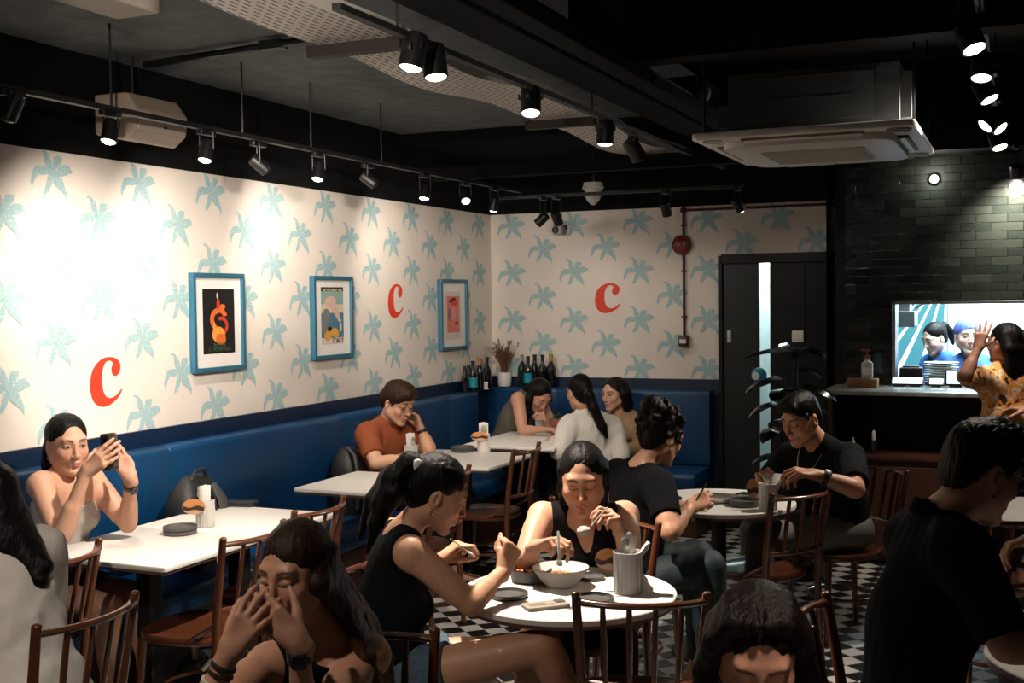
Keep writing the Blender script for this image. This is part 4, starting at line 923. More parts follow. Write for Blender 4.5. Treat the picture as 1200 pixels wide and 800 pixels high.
# first table (phone woman)
l0 = dish(211, 625, .072, .017, 'dark round dish at the bottom of the pair on the phone woman\'s table'); dish((l0[0], l0[1], l0[2]+.0172), 0, .072, .017, 'dark round dish on top of the pair on the phone woman\'s table')
t, loc, h = holder(241, 617, 'white cutlery pot with a burger card on the phone woman\'s table', .95)
napkin(loc, h, -.4, 'white folded napkin in the cutlery pot on the phone woman\'s table', .05)
upright_cutlery((loc[0]-.012, loc[1], loc[2]), h, 3, 'on the phone woman\'s table', 1)
zc = proj(loc)[2]; disc_card(227, 593.5, zc-.05, .102, .068, 'oval burger card leaning on the cutlery pot before the black backpack')
p0, p1 = at_t(264, 592), at_t(297, 592)
b = MB(); b.rbox((0, 0, .009), (.17, .095, .016), .008); b.rbox((0, 0, .019), (.168, .093, .003), .008); o = b.build('wallet', mat('wallet_black', (.02, .022, .024), .4, bump=.1, bscale=200), loc=((p0[0]+p1[0])/2, (p0[1]+p1[1])/2, TZ), rot=(0, 0, .25)); tag(o, 'black flat wallet lying on the white table behind the cutlery pot', 'wallet')
# rust tee man's table and the next
t, loc, h = holder(482, 544, 'white cutlery pot in front of the man in the rust tee', .95); napkin(loc, h, 2.6, 'white napkin in the cutlery pot before the rust tee man', .1, .06, .125); upright_cutlery(loc, h, 3, 'before the rust tee man', 4)
disc_card(474, 537, proj(loc)[2]-.05, .11, .07, 'oval burger card on the cutlery pot before the man in the rust tee')
l0 = dish(542, 529, .075, .018, 'dark round dish at the bottom of the pair beside the rust tee man\'s pot'); dish((l0[0], l0[1], l0[2]+.0182), 0, .075, .018, 'dark round dish on top of the pair beside the middle pot')
t, loc, h = holder(567, 529, 'white cutlery pot on the table between the rust tee man and the corner', .95); napkin(loc, h, 2.0, 'white napkin with dark print in the middle cutlery pot', .1, .06, .125); upright_cutlery(loc, h, 3, 'in the middle pot', 6)
disc_card(562, 511, proj(loc)[2]-.05, .115, .06, 'oval burger card on the middle cutlery pot near the corner table')
b = MB(); b.rbox((0, 0, .002), (.16, .10, .003), .004); o = b.build('menu_sheet', mat('menu_blue', (.35, .50, .58), .5), loc=at_t(506, 528), rot=(0, 0, .3)); tag(o, 'pale blue menu sheet lying by the rust tee man\'s hand', 'menu')
# corner table
t, loc, h = holder(634, 506, 'white cutlery pot below the face of the woman leaning over the corner table', .95); napkin(loc, h, 1.0, 'white napkin in the corner table cutlery pot', .1, .05, .11); upright_cutlery(loc, h, 2, 'on the corner table', 8)
loc = at_t(653, 506); t = thing('terracotta_box', 'small terracotta planter box on the corner table', 'planter', loc)
b = MB(); b.rbox((0, 0, .05), (.11, .09, .1), .01); b.build('box', mat('terracotta', (.26, .09, .055), .7, bump=.15), t)
b = MB()
for k in range(9): leaf(b, (0, 0, .1), (.05*math.cos(k*.7), .04*math.sin(k*.7), .125+.01*(k % 3)), .008, .01, 6)
b.build('leaves', mat('small_leaf', (.03, .10, .03), .5), t)
b = MB(); b.rbox((0, 0, .002), (.15, .10, .003), .004); o = b.build('menu_sheet', mat('menu_white', (.6, .68, .75), .5), loc=at_t(647, 514), rot=(0, 0, .2)); tag(o, 'white menu sheet with blue print beside the terracotta box', 'menu')
# foreground round table
loc = at_t(657, 686); t = thing('pasta_bowl', 'wide white bowl of pasta on the foreground round table', 'bowl', loc)
r = .088
b = MB(); b.lathe([(.045, 0), (.05, .003), (.062, .014), (.083, .04), (.098, .063), (.101, .066), (.097, .066), (.08, .045), (.058, .02), (.001, .014)], seg=48, cap=False); b.add([(.045*math.cos(2*PI*k/48), .045*math.sin(2*PI*k/48), 0) for k in range(48)][::-1], [tuple(range(48))]); b.build('bowl', M_CERAM, t)
b = MB(); b.tube([(.0995*math.cos(a), .0995*math.sin(a), .0663) for a in np.linspace(0, 2*PI, 49)[:-1]], .0014, 6, closed=True); b.build('dark_rim', mat('rim_dark', (.06, .05, .045), .4), t)
rnd = random.Random(5); b = MB()
for k in range(46):
    a0 = rnd.uniform(0, 6.28); rr = rnd.uniform(.008, .055); z0 = .034+rnd.uniform(0, .014)*(1-rr/.06); n = 9
    b.tube([(rr*math.cos(a0+j*.32), rr*math.sin(a0+j*.32)*.95, z0+.004*math.sin(j*1.3+k)) for j in range(n)], .0028, 5)
po = b.build('pasta', mat('pasta_orange', (.62, .30, .09), .4, var=.35, vscale=60), t); po['kind'] = 'stuff'
dish(695, 705, .068, .018, 'dark round side plate in front of the tall pot on the foreground table')
dish(596, 699, .066, .016, 'dark round side plate under the wrist of the woman with the ponytail')
dish(692, 678, .05, .014, 'small dark plate half hidden behind the pasta bowl')
loc = at_t(622, 680); t = thing('food_bowl', 'dark low bowl of orange food left of the white pasta bowl', 'bowl', loc)
b = MB(); b.lathe([(.05, 0), (.068, .004), (.074, .03), (.075, .045), (.071, .045), (.068, .02), (.001, .016)], seg=40, cap=False); b.build('bowl', mat('bowl_black', (.02, .02, .02), .45), t)
b = MB()
for k in range(40):
    a0, rr = rnd.uniform(0, 6.28), .055*math.sqrt(rnd.random()); b.ball((rr*math.cos(a0), rr*math.sin(a0), .032+rnd.uniform(0, .012)), (.009, .007, .006), 8, 6)
fo = b.build('food', mat('food_orange', (.55, .16, .04), .45, var=.4, vscale=50), t); fo['kind'] = 'stuff'
t, loc, h = holder(736, 694, 'tall ribbed white pot with a napkin on the foreground round table', 1.13)
napkin(loc, h*.95, YAW-.1, 'rolled white napkin leaning in the foreground pot', .75, .045, .12)
upright_cutlery((loc[0], loc[1]+.01, loc[2]), h, 4, 'in the foreground pot', 12)
disc_card(712, 655, proj(loc)[2]+.04, .085, .075, 'round pale card behind the foreground pot')
M_PHC = mat('phone_case_clear', (.42, .36, .29), .3)
p0, p1 = A(*at_t(612, 714)), A(*at_t(667, 708)); mid = (p0+p1)/2; ang = math.atan2(p1[1]-p0[1], p1[0]-p0[0])
t = thing('mobile_phone', 'phone in a beige printed case lying on the foreground round table', 'phone', tuple(mid), ang)
b = MB(); b.rbox((0, 0, .006), (.150, .074, .011), .012, seg=4); b.build('phone_case', M_PHC, t)
b = MB(); b.rbox((.052, .014, .0125), (.034, .036, .003), .008); b.build('camera_bump', mat('phone_grey', (.12, .11, .10), .3), t)
b = MB(); b.rbox((-.03, 0, .0120), (.06, .03, .0012), .006); b.rbox((.015, -.015, .0120), (.025, .015, .0012), .004); b.build('printed_pattern', mat('case_print', (.25, .2, .16), .5), t)
# second round table
loc = at_t(838, 587); b = MB(); b.lathe([(.07, 0), (.08, .004), (.098, .02), (.1, .026), (.095, .026), (.075, .01), (.001, .008)], seg=40, cap=False); o = b.build('dinner_plate', M_CERAM, loc=loc); tag(o, 'white dinner plate on the round table with the necklace man', 'plate')
dish(873, 592, .078, .03, 'dark stoneware plate on the round table with the necklace man')
b = MB(); q = A(*at_t(874, 588))+A(0, 0, .035)
for k in range(3): b.tube([q+A(-.05, .0, .0), q+A(-.02, .01*k, .008), q+A(.05, .02*k-.01, .0)], .004, 6)
o = b.build('table_knife', M_METB); tag(o, 'dark handled cutlery lying across the stoneware plate of the necklace man', 'cutlery')
t, loc, h = holder(900, 597, 'white cutlery pot by the hands of the man with the necklace', 1.0)
disc_card(882, 572, proj(loc)[2]+.02, .058, .09, 'oval burger card beside the necklace man\'s cutlery pot')
napkin(loc, h, .9, 'white folded napkin between the necklace man\'s hands and the pot', .9, .08, .12)
upright_cutlery(loc, h, 2, 'before the necklace man', 15)
b = MB(); q = A(*at_t(786, 585)); b.rbox((0, 0, .008), (.10, .06, .015), .006); o = b.build('wallet', M_METB, loc=tuple(q), rot=(0, 0, .6)); tag(o, 'small dark pouch on the table edge by the curly haired person', 'pouch')

# ================================================================== bags
M_BAG = mat('bag_black', (.012, .013, .014), .5, bump=.2, bscale=90); M_BAGG = mat('bag_grey', (.045, .047, .047), .6, bump=.2, bscale=90)
p = atx(233, 575, -3.68)
t = thing('backpack', 'black backpack with grey panels on the bench behind the cutlery pot', 'backpack', (-3.68, p[1], .4705), .0)
def pack(b, w, d, h, n=14):
    rings = []
    for i in range(n+1):
        s = i/n; z = h*s; k = (1-max(0, (s-.55)/.45)**2.4*.72); kb = 1-.10*(1-min(1, s*6)); ring = []
        for j in range(28):
            a = 2*PI*j/28; x = d/2*k*kb*math.copysign(abs(math.cos(a))**.6, math.cos(a)); y = w/2*k**.8*kb*math.copysign(abs(math.sin(a))**.6, math.sin(a)); ring.append(A(x-.03*s, y, z))
        rings.append(ring)
    vs = [q for r in rings for q in r]; m = 28
    b.add(vs, [(i*m+j, i*m+(j+1) % m, (i+1)*m+(j+1) % m, (i+1)*m+j) for i in range(n) for j in range(m)]+[tuple(range(m-1, -1, -1)), tuple(range(n*m, (n+1)*m))])
b = MB(); pack(b, .33, .2, .44); b.build('bag_body', M_BAG, t, auto=70)
for sy in (-.085, .06):
    b = MB(); b.tube([(.10, sy*1.3, .06), (.112, sy*1.1, .2), (.10, sy*.9, .32), (.055, sy*.7, .40)], [.03, .036, .034, .02], 10, sq=.4); b.build('front_panel', M_BAGG, t)
b = MB(); b.tube([(0, -.06, .425), (.01, -.03, .47), (.01, .03, .47), (0, .06, .425)], .009, 8); b.build('carry_handle', M_BAG, t)
b = MB(); b.tube([(.112, -.03, .05), (.122, -.02, .2), (.1, 0, .33), (.06, .02, .39)], .005, 6); b.build('zip', M_METB, t)
p = atx(407, 535, -3.75)
t = thing('backpack', 'black bag standing on the bench at the rust tee man\'s side', 'backpack', (-3.72, p[1], .4705))
b = MB(); pack(b, .22, .18, .40); b.build('bag_body', M_BAG, t, auto=70)
b = MB(); b.tube([(.09, -.09, .04), (.11, -.1, .2), (.07, -.08, .36), (0, -.04, .40)], .011, 8); b.build('strap', M_BAGG, t)
# bag on the near chair
m = P2(92, 646); c = m+A(-math.sin(PI/2+.25), math.cos(PI/2+.25), 0)*.22
t = thing('shoulder_bag', 'dark shoulder bag with a white cord standing on the near left chair', 'bag', (c[0], c[1], .462), .25)
b = MB(); pack(b, .26, .14, .36); b.build('bag_body', M_BAG, t, auto=70)
b = MB(); b.tube([(.075, -.02, .30), (.085, .0, .34), (.05, .02, .37), (0.0, .03, .36)], .004, 6); b.build('cord', M_PAPER, t)
# tote on the floor
p = atz(240, 800, .12)
t = thing('tote_bag', 'dark tote bag with pale trim on the floor by the laughing woman\'s wrist', 'bag', (p[0], p[1], 0.0), .4)
b = MB(); pack(b, .34, .18, .26); b.build('bag_body', M_BAG, t, auto=70)
b = MB(); b.tube([(.03, -.15, .22), (.07, -.02, .265), (.03, .13, .24)], [.012, .02, .012], 8, sq=.5); b.build('pale_trim', mat('trim_pale', (.55, .52, .46), .6), t)
b = MB(); b.tube([(.09, -.1, .2), (.15, -.14, .1), (.16, -.1, .01), (.13, .05, .01), (.1, .1, .16)], .007, 6); b.build('strap', M_BAGG, t)
# ================================================================== figures: distance fields meshed with surface nets
class Fld:
    def __init__(s): s.p = []
    def cap(s, a, b, ra, rb=None, k=.02, flat=None, clip=None, op='u'):
        a, b = A(*a), A(*b); rb = ra if rb is None else rb; ba = b-a; L2 = max(ba@ba, 1e-9); R = max(ra, rb)
        def fn(X, Y, Z):
            px, py, pz = X-a[0], Y-a[1], Z-a[2]
            t = np.clip((px*ba[0]+py*ba[1]+pz*ba[2])/L2, 0, 1)
            qx, qy, qz = px-t*ba[0], py-t*ba[1], pz-t*ba[2]; d2 = qx*qx+qy*qy+qz*qz
            if flat is not None:
                n, sc = flat; qn = qx*n[0]+qy*n[1]+qz*n[2]; d2 = d2+qn*qn*(1/(sc*sc)-1)
            d = np.sqrt(d2)-(ra+(rb-ra)*t)
            if clip is not None:
                c, n = clip; d = np.maximum(d, (X-c[0])*n[0]+(Y-c[1])*n[1]+(Z-c[2])*n[2])
            return d
        s.p.append((fn, np.minimum(a, b)-R, np.maximum(a, b)+R, k, op)); return s
    def ell(s, c, r, R=None, k=.02, op='u', clip=None):
        c = A(*c); r = A(*r); R = np.eye(3) if R is None else np.array(R); ext = np.sqrt(((R*r)**2).sum(1))
        def fn(X, Y, Z):
            px, py, pz = X-c[0], Y-c[1], Z-c[2]
            q = [px*R[0, i]+py*R[1, i]+pz*R[2, i] for i in range(3)]
            k0 = np.sqrt(sum((q[i]/r[i])**2 for i in range(3))); k1 = np.sqrt(sum((q[i]/r[i]**2)**2 for i in range(3)))+1e-6
            d = k0*(k0-1)/k1
            if clip is not None:
                cc, n = clip; d = np.maximum(d, (X-cc[0])*n[0]+(Y-cc[1])*n[1]+(Z-cc[2])*n[2])
            return d
        s.p.append((fn, c-ext, c+ext, k, op)); return s
    def plane(s, c, n, k=.004):
        """cut away everything on the side n points to"""
        c = A(*c); n = nrm(n)
        s.p.append((lambda X, Y, Z: (X-c[0])*n[0]+(Y-c[1])*n[1]+(Z-c[2])*n[2], None, None, k, 'clip')); return s
    def bounds(s):
        lo = np.min([p[1] for p in s.p if p[4] == 'u'], axis=0); hi = np.max([p[2] for p in s.p if p[4] == 'u'], axis=0); return lo, hi
    def eval(s, org, h, shape, noise=None):
        ax = [(org[i]+h*np.arange(shape[i])).astype(np.float32) for i in range(3)]
        D = np.full(shape, .5, np.float32)
        for fn, lo, hi, k, op in s.p:
            if lo is None: sl = [slice(0, n) for n in shape]
            else:
                m = k+3*h; sl = []
                for i in range(3):
                    i0 = max(int((lo[i]-m-org[i])/h), 0); i1 = min(int((hi[i]+m-org[i])/h)+2, shape[i]); sl.append(slice(i0, max(i1, i0)))
            if any(q.stop <= q.start for q in sl): continue
            X = ax[0][sl[0]][:, None, None]; Y = ax[1][sl[1]][None, :, None]; Z = ax[2][sl[2]][None, None, :]
            d = fn(X, Y, Z).astype(np.float32); S = D[sl[0], sl[1], sl[2]]
            if op == 'u':
                hh = np.clip(.5+.5*(S-d)/k, 0, 1); D[sl[0], sl[1], sl[2]] = S+(d-S)*hh-k*hh*(1-hh)
            else:
                e = d if op == 'clip' else -d
                hh = np.clip(.5-.5*(S-e)/k, 0, 1); D[sl[0], sl[1], sl[2]] = S+(e-S)*hh+k*hh*(1-hh)
        if noise is not None:
            D += noise(ax[0][:, None, None], ax[1][None, :, None], ax[2][None, None, :])
        return D
def surfnets(D, org, h):
    S = D < 0; sh = D.shape
    if not S.any(): return np.zeros((0, 3)), np.zeros((0, 4), int)
    c = np.zeros((sh[0]-1, sh[1]-1, sh[2]-1), np.int8)
    for i in (0, 1):
        for j in (0, 1):
            for k in (0, 1): c += S[i:sh[0]-1+i, j:sh[1]-1+j, k:sh[2]-1+k]
    act = (c > 0) & (c < 8); idx = np.argwhere(act); n = len(idx)
    ids = np.full(act.shape, -1, np.int32); ids[act] = np.arange(n)
    acc = np.zeros((n, 3)); cnt = np.zeros(n); E = np.eye(3, dtype=int)
    for a in range(3):
        b_, c_ = (a+1) % 3, (a+2) % 3
        for o1 in (0, 1):
            for o2 in (0, 1):
                off = E[b_]*o1+E[c_]*o2; p0 = idx+off; p1 = p0+E[a]
                v0 = D[p0[:, 0], p0[:, 1], p0[:, 2]]; v1 = D[p1[:, 0], p1[:, 1], p1[:, 2]]; m = (v0 < 0) != (v1 < 0)
                t = np.where(m, v0/np.where(m, v0-v1, 1), 0); acc[m] += off+np.outer(t[m], E[a]); cnt[m] += 1
    V = np.asarray(org)+h*(idx+acc/cnt[:, None]); Q = []
    for a in range(3):
        b_, c_ = (a+1) % 3, (a+2) % 3
        lo = [slice(None)]*3; hi = [slice(None)]*3; lo[a] = slice(0, sh[a]-1); hi[a] = slice(1, sh[a])
        m = S[tuple(lo)] != S[tuple(hi)]; p = np.argwhere(m)
        ok = (p[:, b_] >= 1) & (p[:, c_] >= 1) & (p[:, b_] < sh[b_]-1) & (p[:, c_] < sh[c_]-1); p = p[ok]
        if not len(p): continue
        g = lambda q: ids[q[:, 0], q[:, 1], q[:, 2]]
        q = np.stack([g(p), g(p-E[b_]), g(p-E[b_]-E[c_]), g(p-E[c_])], 1)
        ins = S[p[:, 0], p[:, 1], p[:, 2]]; q[~ins] = q[~ins][:, ::-1]; Q.append(q)
    return V, (np.concatenate(Q) if Q else np.zeros((0, 4), int))
def mesh_np(name, V, Q, m, parent=None, base=None, col=None, smooth=True):
    me = bpy.data.meshes.new(name); V = np.asarray(V, np.float32)
    if base is not None: V = V-np.asarray(base, np.float32)
    me.vertices.add(len(V)); me.vertices.foreach_set('co', V.ravel())
    nq = len(Q); me.loops.add(nq*4); me.loops.foreach_set('vertex_index', np.asarray(Q, np.int32).ravel())
    me.polygons.add(nq); me.polygons.foreach_set('loop_start', np.arange(0, nq*4, 4, dtype=np.int32)); 
    me.polygons.foreach_set('use_smooth', np.ones(nq, bool)); me.update(calc_edges=True); me.validate()
    me.materials.append(m)
    if col is not None:
        at = me.color_attributes.new('col', 'FLOAT_COLOR', 'POINT'); c4 = np.ones((len(V), 4), np.float32); c4[:, :3] = col; at.data.foreach_set('color', c4.ravel())
    o = bpy.data.objects.new(name, me); COL.objects.link(o)
    if parent is not None: o.parent = parent
    elif base is not None: o.location = tuple(map(float, base))
    return o
def compact(V, Q):
    u, inv = np.unique(Q.ravel(), return_inverse=True); return V[u], inv.reshape(-1, 4)
_rs = np.random.RandomState(4)
_NK = _rs.normal(size=(14, 3)); _NK /= np.linalg.norm(_NK, axis=1)[:, None]; _NF = _rs.uniform(.6, 1.5, 14); _NP = _rs.uniform(0, 6.28, 14)
def nz(X, Y, Z, f, st=(1, 1, 1), n=14):
    o = 0
    for i in range(n):
        k = _NK[i]*f*_NF[i]; o = o+np.sin(k[0]*st[0]*X+k[1]*st[1]*Y+k[2]*st[2]*Z+_NP[i])
    return o/n
def mesh_field(F, h, noise=None, lo=None, hi=None):
    if lo is None: lo, hi = F.bounds()
    lo = np.asarray(lo)-4*h; hi = np.asarray(hi)+4*h; shp = tuple(int(math.ceil((hi[i]-lo[i])/h))+1 for i in range(3))
    return surfnets(F.eval(lo, h, shp, noise), lo, h)

M_SKIN = mat('skin', (.5, .3, .2), .48, attr='col', bump=.06, bscale=350, var=.05, vscale=60, sss=.12, spec=.4)
def hairmat(name, col, tint=.5):
    m = mat(name, col, .42, bump=.32, bscale=80, stretch=(3.2, 3.2, .18), var=.45, vscale=60, spec=.14); return m
def tipmat(name, c0, c1, z0, z1):
    m = hairmat(name, c0); nt = m.node_tree; b = nt.nodes['Principled BSDF']; lk = b.inputs['Base Color'].links[0].from_node
    tc = nt.nodes.new('ShaderNodeTexCoord'); sp = nt.nodes.new('ShaderNodeSeparateXYZ'); r = nt.nodes.new('ShaderNodeMapRange'); mx = nt.nodes.new('ShaderNodeMix'); mx.data_type = 'RGBA'
    r.inputs['From Min'].default_value = z0; r.inputs['From Max'].default_value = z1; nt.links.new(tc.outputs['Object'], sp.inputs[0]); nt.links.new(sp.outputs['Z'], r.inputs['Value']); nt.links.new(r.outputs[0], mx.inputs['Factor'])
    mx.inputs['A'].default_value = tuple(c1)+(1,); mx.inputs['B'].default_value = tuple(c0)+(1,); nt.links.new(mx.outputs['Result'], lk.inputs['A']); return m
M_HAIR = hairmat('hair_black', (.0045, .0036, .0034)); M_HAIRB = hairmat('hair_brown', (.030, .014, .008)); M_HAIRD = hairmat('hair_dark_brown', (.009, .0055, .0042))

class Person:
    """lays a figure out from joints in world metres; body = one continuous skin mesh, hair and clothing its children"""
    def __init__(s, label, J, sex='f', size=1.0, tone=(.50, .265, .165), hs=1.0, res=.008, fine=.0032, eyes='down', mouth=(.42, .13, .11), group=None, legs=True, headres=None, girth=1.0):
        s.J = {k: A(*v) for k, v in J.items() if v is not None and not isinstance(v, dict)}; s.label = label; s.sex = sex; s.k = size; s.tone = np.minimum(A(*tone)*A(1.13, 1.16, 1.17), .8); s.hs = hs*(1.0 if sex == 'f' else 1.05)
        s.res, s.fine, s.eyes, s.mouth, s.legs = res, fine, eyes, mouth, legs; s.pr = []; s.hands = []; s.headres = headres or fine; s.girth = girth
        J = s.J
        s.u = nrm(J['N']-J['P']); r = J['RS']-J['LS']; s.r = nrm(r-s.u*(r@s.u)); s.f = np.cross(s.u, s.r); s.T = basis(s.r, s.f, s.u)
        s.hf = nrm(J['face']); hu = J.get('hup', A(0, 0, 1)); s.hu = nrm(hu-s.hf*(hu@s.hf)); s.hr = np.cross(s.hf, s.hu); s.H = basis(s.hr, s.hf, s.hu)
        s.body(); s.head()
    def add(s, grp, kind, *a, **kw): s.pr.append((grp, kind, a, kw))
    def hl(s, x, y, z): return s.J['H']+s.H @ (A(x, y, z)*s.hs)
    def body(s):
        J, k, T, u, f, r = s.J, s.k, s.T, s.u, s.f, s.r; P, N = J['P'], J['N']; m = s.sex == 'm'; g = s.girth
        C = J.get('C', P+(N-P)*.62); Wst = P*.55+C*.45 if 'C' in J else P+(N-P)*.28
        uc = nrm(N-C); Tc = basis(s.r, np.cross(uc, s.r), uc)
        s.C = C
        s.add('torso', 'ell', P+u*.01, A(.158*(.95 if m else 1)*g, .112*g, .115)*k, T, k=.05)
        s.add('torso', 'ell', Wst, A((.140 if m else .118)*g, (.098 if m else .086)*g, .13)*k, T, k=.07)
        s.add('torso', 'ell', C, A((.160 if m else .136)*g, (.112 if m else .098)*g, .165)*k, Tc, k=.06)
        RS, LS = J['RS'], J['LS']; mid = (RS+LS)/2
        s.add('torso', 'cap', RS*.78+LS*.22-uc*.02, LS*.78+RS*.22-uc*.02, (.062 if m else .052)*k*g, k=.05)
        s.add('torso', 'ell', mid*.6+C*.4+s.f*.012, A(.128 if m else .108, .085, .09)*k*g, Tc, k=.05)
        nb = s.hl(0, -.022, -.075)
        for S in (RS, LS): s.add('torso', 'cap', N+(nb-N)*.25, S*.86+N*.14+uc*.002, (.036 if m else .028)*k, (.036 if m else .030)*k, k=.05)
        if not m:
            for sg in (-1, 1): s.add('torso', 'ell', C+uc*.01+np.cross(uc, s.r)*.078*k*g+s.r*sg*.066*k, A(.056, .05, .058)*k*g, Tc, k=.03)
        else:
            for sg in (-1, 1): s.add('torso', 'ell', C+uc*.05+np.cross(uc, s.r)*.075*k+s.r*sg*.07*k, A(.075, .04, .06)*k, Tc, k=.04)
        s.add('neck', 'cap', N-uc*.01, nb, (.058 if m else .047)*k, (.055 if m else .045)*k, k=.03)
        for sd in 'RL':
            S, E_, Wr = J[sd+'S'], J.get(sd+'E'), J.get(sd+'W')
            if E_ is None: continue
            a = (1.16 if m else 1.0)*k*g
            s.add('arm'+sd, 'ell', S-u*.014, A(.048, .047, .052)*a, T, k=.04)
            s.add('arm'+sd, 'cap', S, E_, .044*a, .034*a, k=.03)
            s.add('arm'+sd, 'cap', S+(E_-S)*.3, S+(E_-S)*.75, .042*a, .036*a, k=.03)
            s.add('fore'+sd, 'cap', E_, Wr, .034*a, .0235*a, k=.015)
            s.add('fore'+sd, 'cap', E_+(Wr-E_)*.12, E_+(Wr-E_)*.42, .036*a, .032*a, k=.02)
        if s.legs:
            for sd in 'RL':
                Kn, An = J.get(sd+'K'), J.get(sd+'A')
                if Kn is None: continue
                a = (1.1 if m else 1.0)*k*g; hip = P+s.r*(.085 if sd == 'R' else -.085)*k-u*.03
                s.add('thigh'+sd, 'cap', hip, Kn, .083*a, .054*a, k=.04)
                s.add('shin'+sd, 'cap', Kn, An, .052*a, .034*a, k=.02)
                s.add('shin'+sd, 'cap', Kn+(An-Kn)*.15, Kn+(An-Kn)*.45, .054*a, .046*a, k=.03)
                td = J.get('toe'+sd, nrm((Kn-hip)*A(1, 1, 0)+A(1e-4, 0, 0))); an2 = A(An[0], An[1], max(An[2]-.05, .032))
                s.add('foot'+sd, 'cap', An, an2-td*.03, .036*a, .03*a, k=.02); s.add('foot'+sd, 'cap', an2-td*.02, an2+td*.15*k-A(0, 0, .008), .034*a, .026*a, k=.02)
    def head(s):
        m = s.sex == 'm'; L = s.hl; h = s.hs; H = s.H
        def e(c, r, k=.012, op='u', R=None): s.add('head', 'ell', L(*c), A(*r)*h, H if R is None else H @ R, k=k*h, op=op)
        def c(a, b, ra, rb=None, k=.012, op='u', flat=None): s.add('head', 'cap', L(*a), L(*b), ra*h, None if rb is None else rb*h, k=k*h, op=op, flat=flat)
        e((0, -.014, .036), (.073, .092, .084), k=.02)
        e((0, .027, -.022), (.066, .064, .078), k=.035)
        w = 1.0 if not m else 1.12
        for sg in (-1, 1):
            c((sg*.055, .004, -.054), (sg*.017*w, .066, -.099), .019*w, .015, k=.03)
            e((sg*.036, .058, -.026), (.026, .026, .024), k=.02)
        e((0, .076, -.103), (.020*w, .017, .015), k=.02)
        c((-.036, .074, .030), (.036, .074, .030), .013, k=.018)
        e((0, .082, -.062), (.025, .016, .022), k=.018)            # mouth mound
        for sg in (-1, 1): e((sg*.031, .101, .008), (.019, .016, .012), k=.014, op='s')
        for sg in (-1, 1): e((sg*.031, .0755, .0065), (.0158, .0135, .0118), k=.004)   # lids over the eyeballs
        c((0, .087, .020), (0, .105, -.026), .0075, .0098, k=.012)
        e((0, .1085, -.030), (.0105, .0100, .0090), k=.006)
        for sg in (-1, 1):
            e((sg*.0125, .0975, -.0335), (.0075, .0088, .0068), k=.005)
            e((sg*.0065, .1050, -.0400), (.0032, .0042, .0028), k=.002, op='s')
        for sg in (-1, 1):
            c((sg*.020, .0865, -.0640), (sg*.004, .0975, -.0585), .0036, .0056, k=.003)
            c((sg*.019, .0865, -.0660), (0, .0955, -.0715), .0040, .0068, k=.003)
        c((-.019, .0935, -.0648), (.019, .0935, -.0648), .0013, k=.0025, op='s')
        e((0, .0925, -.0845), (.016, .006, .006), k=.008, op='s')
        for sg in (-1, 1):
            R = rotz(sg*-.35); e((sg*.0755, -.012, -.010), (.0085, .0185, .0320), k=.005, R=R); e((sg*.0835, -.006, -.008), (.006, .0095, .0170), k=.004, op='s', R=R)
            e((sg*.073, -.003, -.040), (.006, .008, .009), k=.005)
    def paint(s, V):
        q = ((V-s.J['H']) @ s.H)/s.hs; x, y, z = np.abs(q[:, 0]), q[:, 1], q[:, 2]; n = len(V); C = np.tile(s.tone, (n, 1))
        def mix(msk, col):
            w = np.clip(msk, 0, 1)[:, None]; C[:] = C*(1-w)+A(*col)*w
        V0 = y.copy(); y = np.where((y > .122) | (x > .095), -1.0, y)
        inh = (y > .03) & (np.abs(z) < .13) & (x < .09)
        g = lambda d, w: np.exp(-(d/w)**2)
        mix(.35*g(np.hypot(x-.042, z+.028), .022)*inh, s.tone*A(1.05, .80, .78)); mix(.3*g(np.hypot(x, z+.03), .014)*inh, s.tone*A(1.05, .82, .8))
        lip = np.clip(1.6-((x/.0225)**2+((z+.0655)/(.0100*(1-.35*np.clip(x/.022, 0, 1))))**2)*1.1, 0, 1)*(y > .078); mix(lip*.85, s.mouth)
        mix(.8*np.clip(1-np.abs(z+.0650+.0012*np.cos(x*160))/.0022, 0, 1)*(x < .021)*(y > .08), A(*s.mouth)*.25)
        arch = .0275+.0065*np.sin(np.clip((x-.012)/.036, 0, 1)*2.2); th = .0042*(1-.55*np.clip((x-.03)/.02, 0, 1))*(1.25 if s.sex == 'm' else 1)
        mix(.88*np.clip(1.7-np.abs(z-arch)/th*1.15, 0, 1)*(x > .013)*(x < .051)*(y > .05), (.022, .013, .010))
        ex = (x-.0315)/.0150; 
        if s.eyes == 'open':
            up = .0065+.0058*(1-ex**2); dn = .0065-.0040*(1-ex**2); inn = (np.abs(ex) < 1)*(y > .06)
            mix(inn*np.clip((up-z)/.0012, 0, 1)*np.clip((z-dn)/.0012, 0, 1), (.62, .55, .50))
            mix(inn*np.clip(1.3-np.hypot(x-.0315, z-.0072)/.0060*1.0, 0, 1)*3*(z < up)*(z > dn-.001), (.012, .008, .006))
            mix(.95*np.clip(1.5-np.abs(z-up)/.0018, 0, 1)*(np.abs(ex) < 1.12)*(y > .055), (.010, .007, .006)); mix(.4*np.clip(1.2-np.abs(z-dn)/.0014, 0, 1)*(np.abs(ex) < 1)*(y > .055), (.05, .03, .025))
        else:
            up = .0012-.0035*(1-ex**2)+.0015*ex
            mix(.95*np.clip(1.6-np.abs(z-up)/.0021, 0, 1)*(np.abs(ex) < 1.15)*(y > .055), (.010, .007, .006)); mix(.30*np.clip(1-np.abs(z-up-.0085)/.0020, 0, 1)*(np.abs(ex) < 1)*(y > .055), s.tone*.55)
        return np.clip(C, 0, 1)
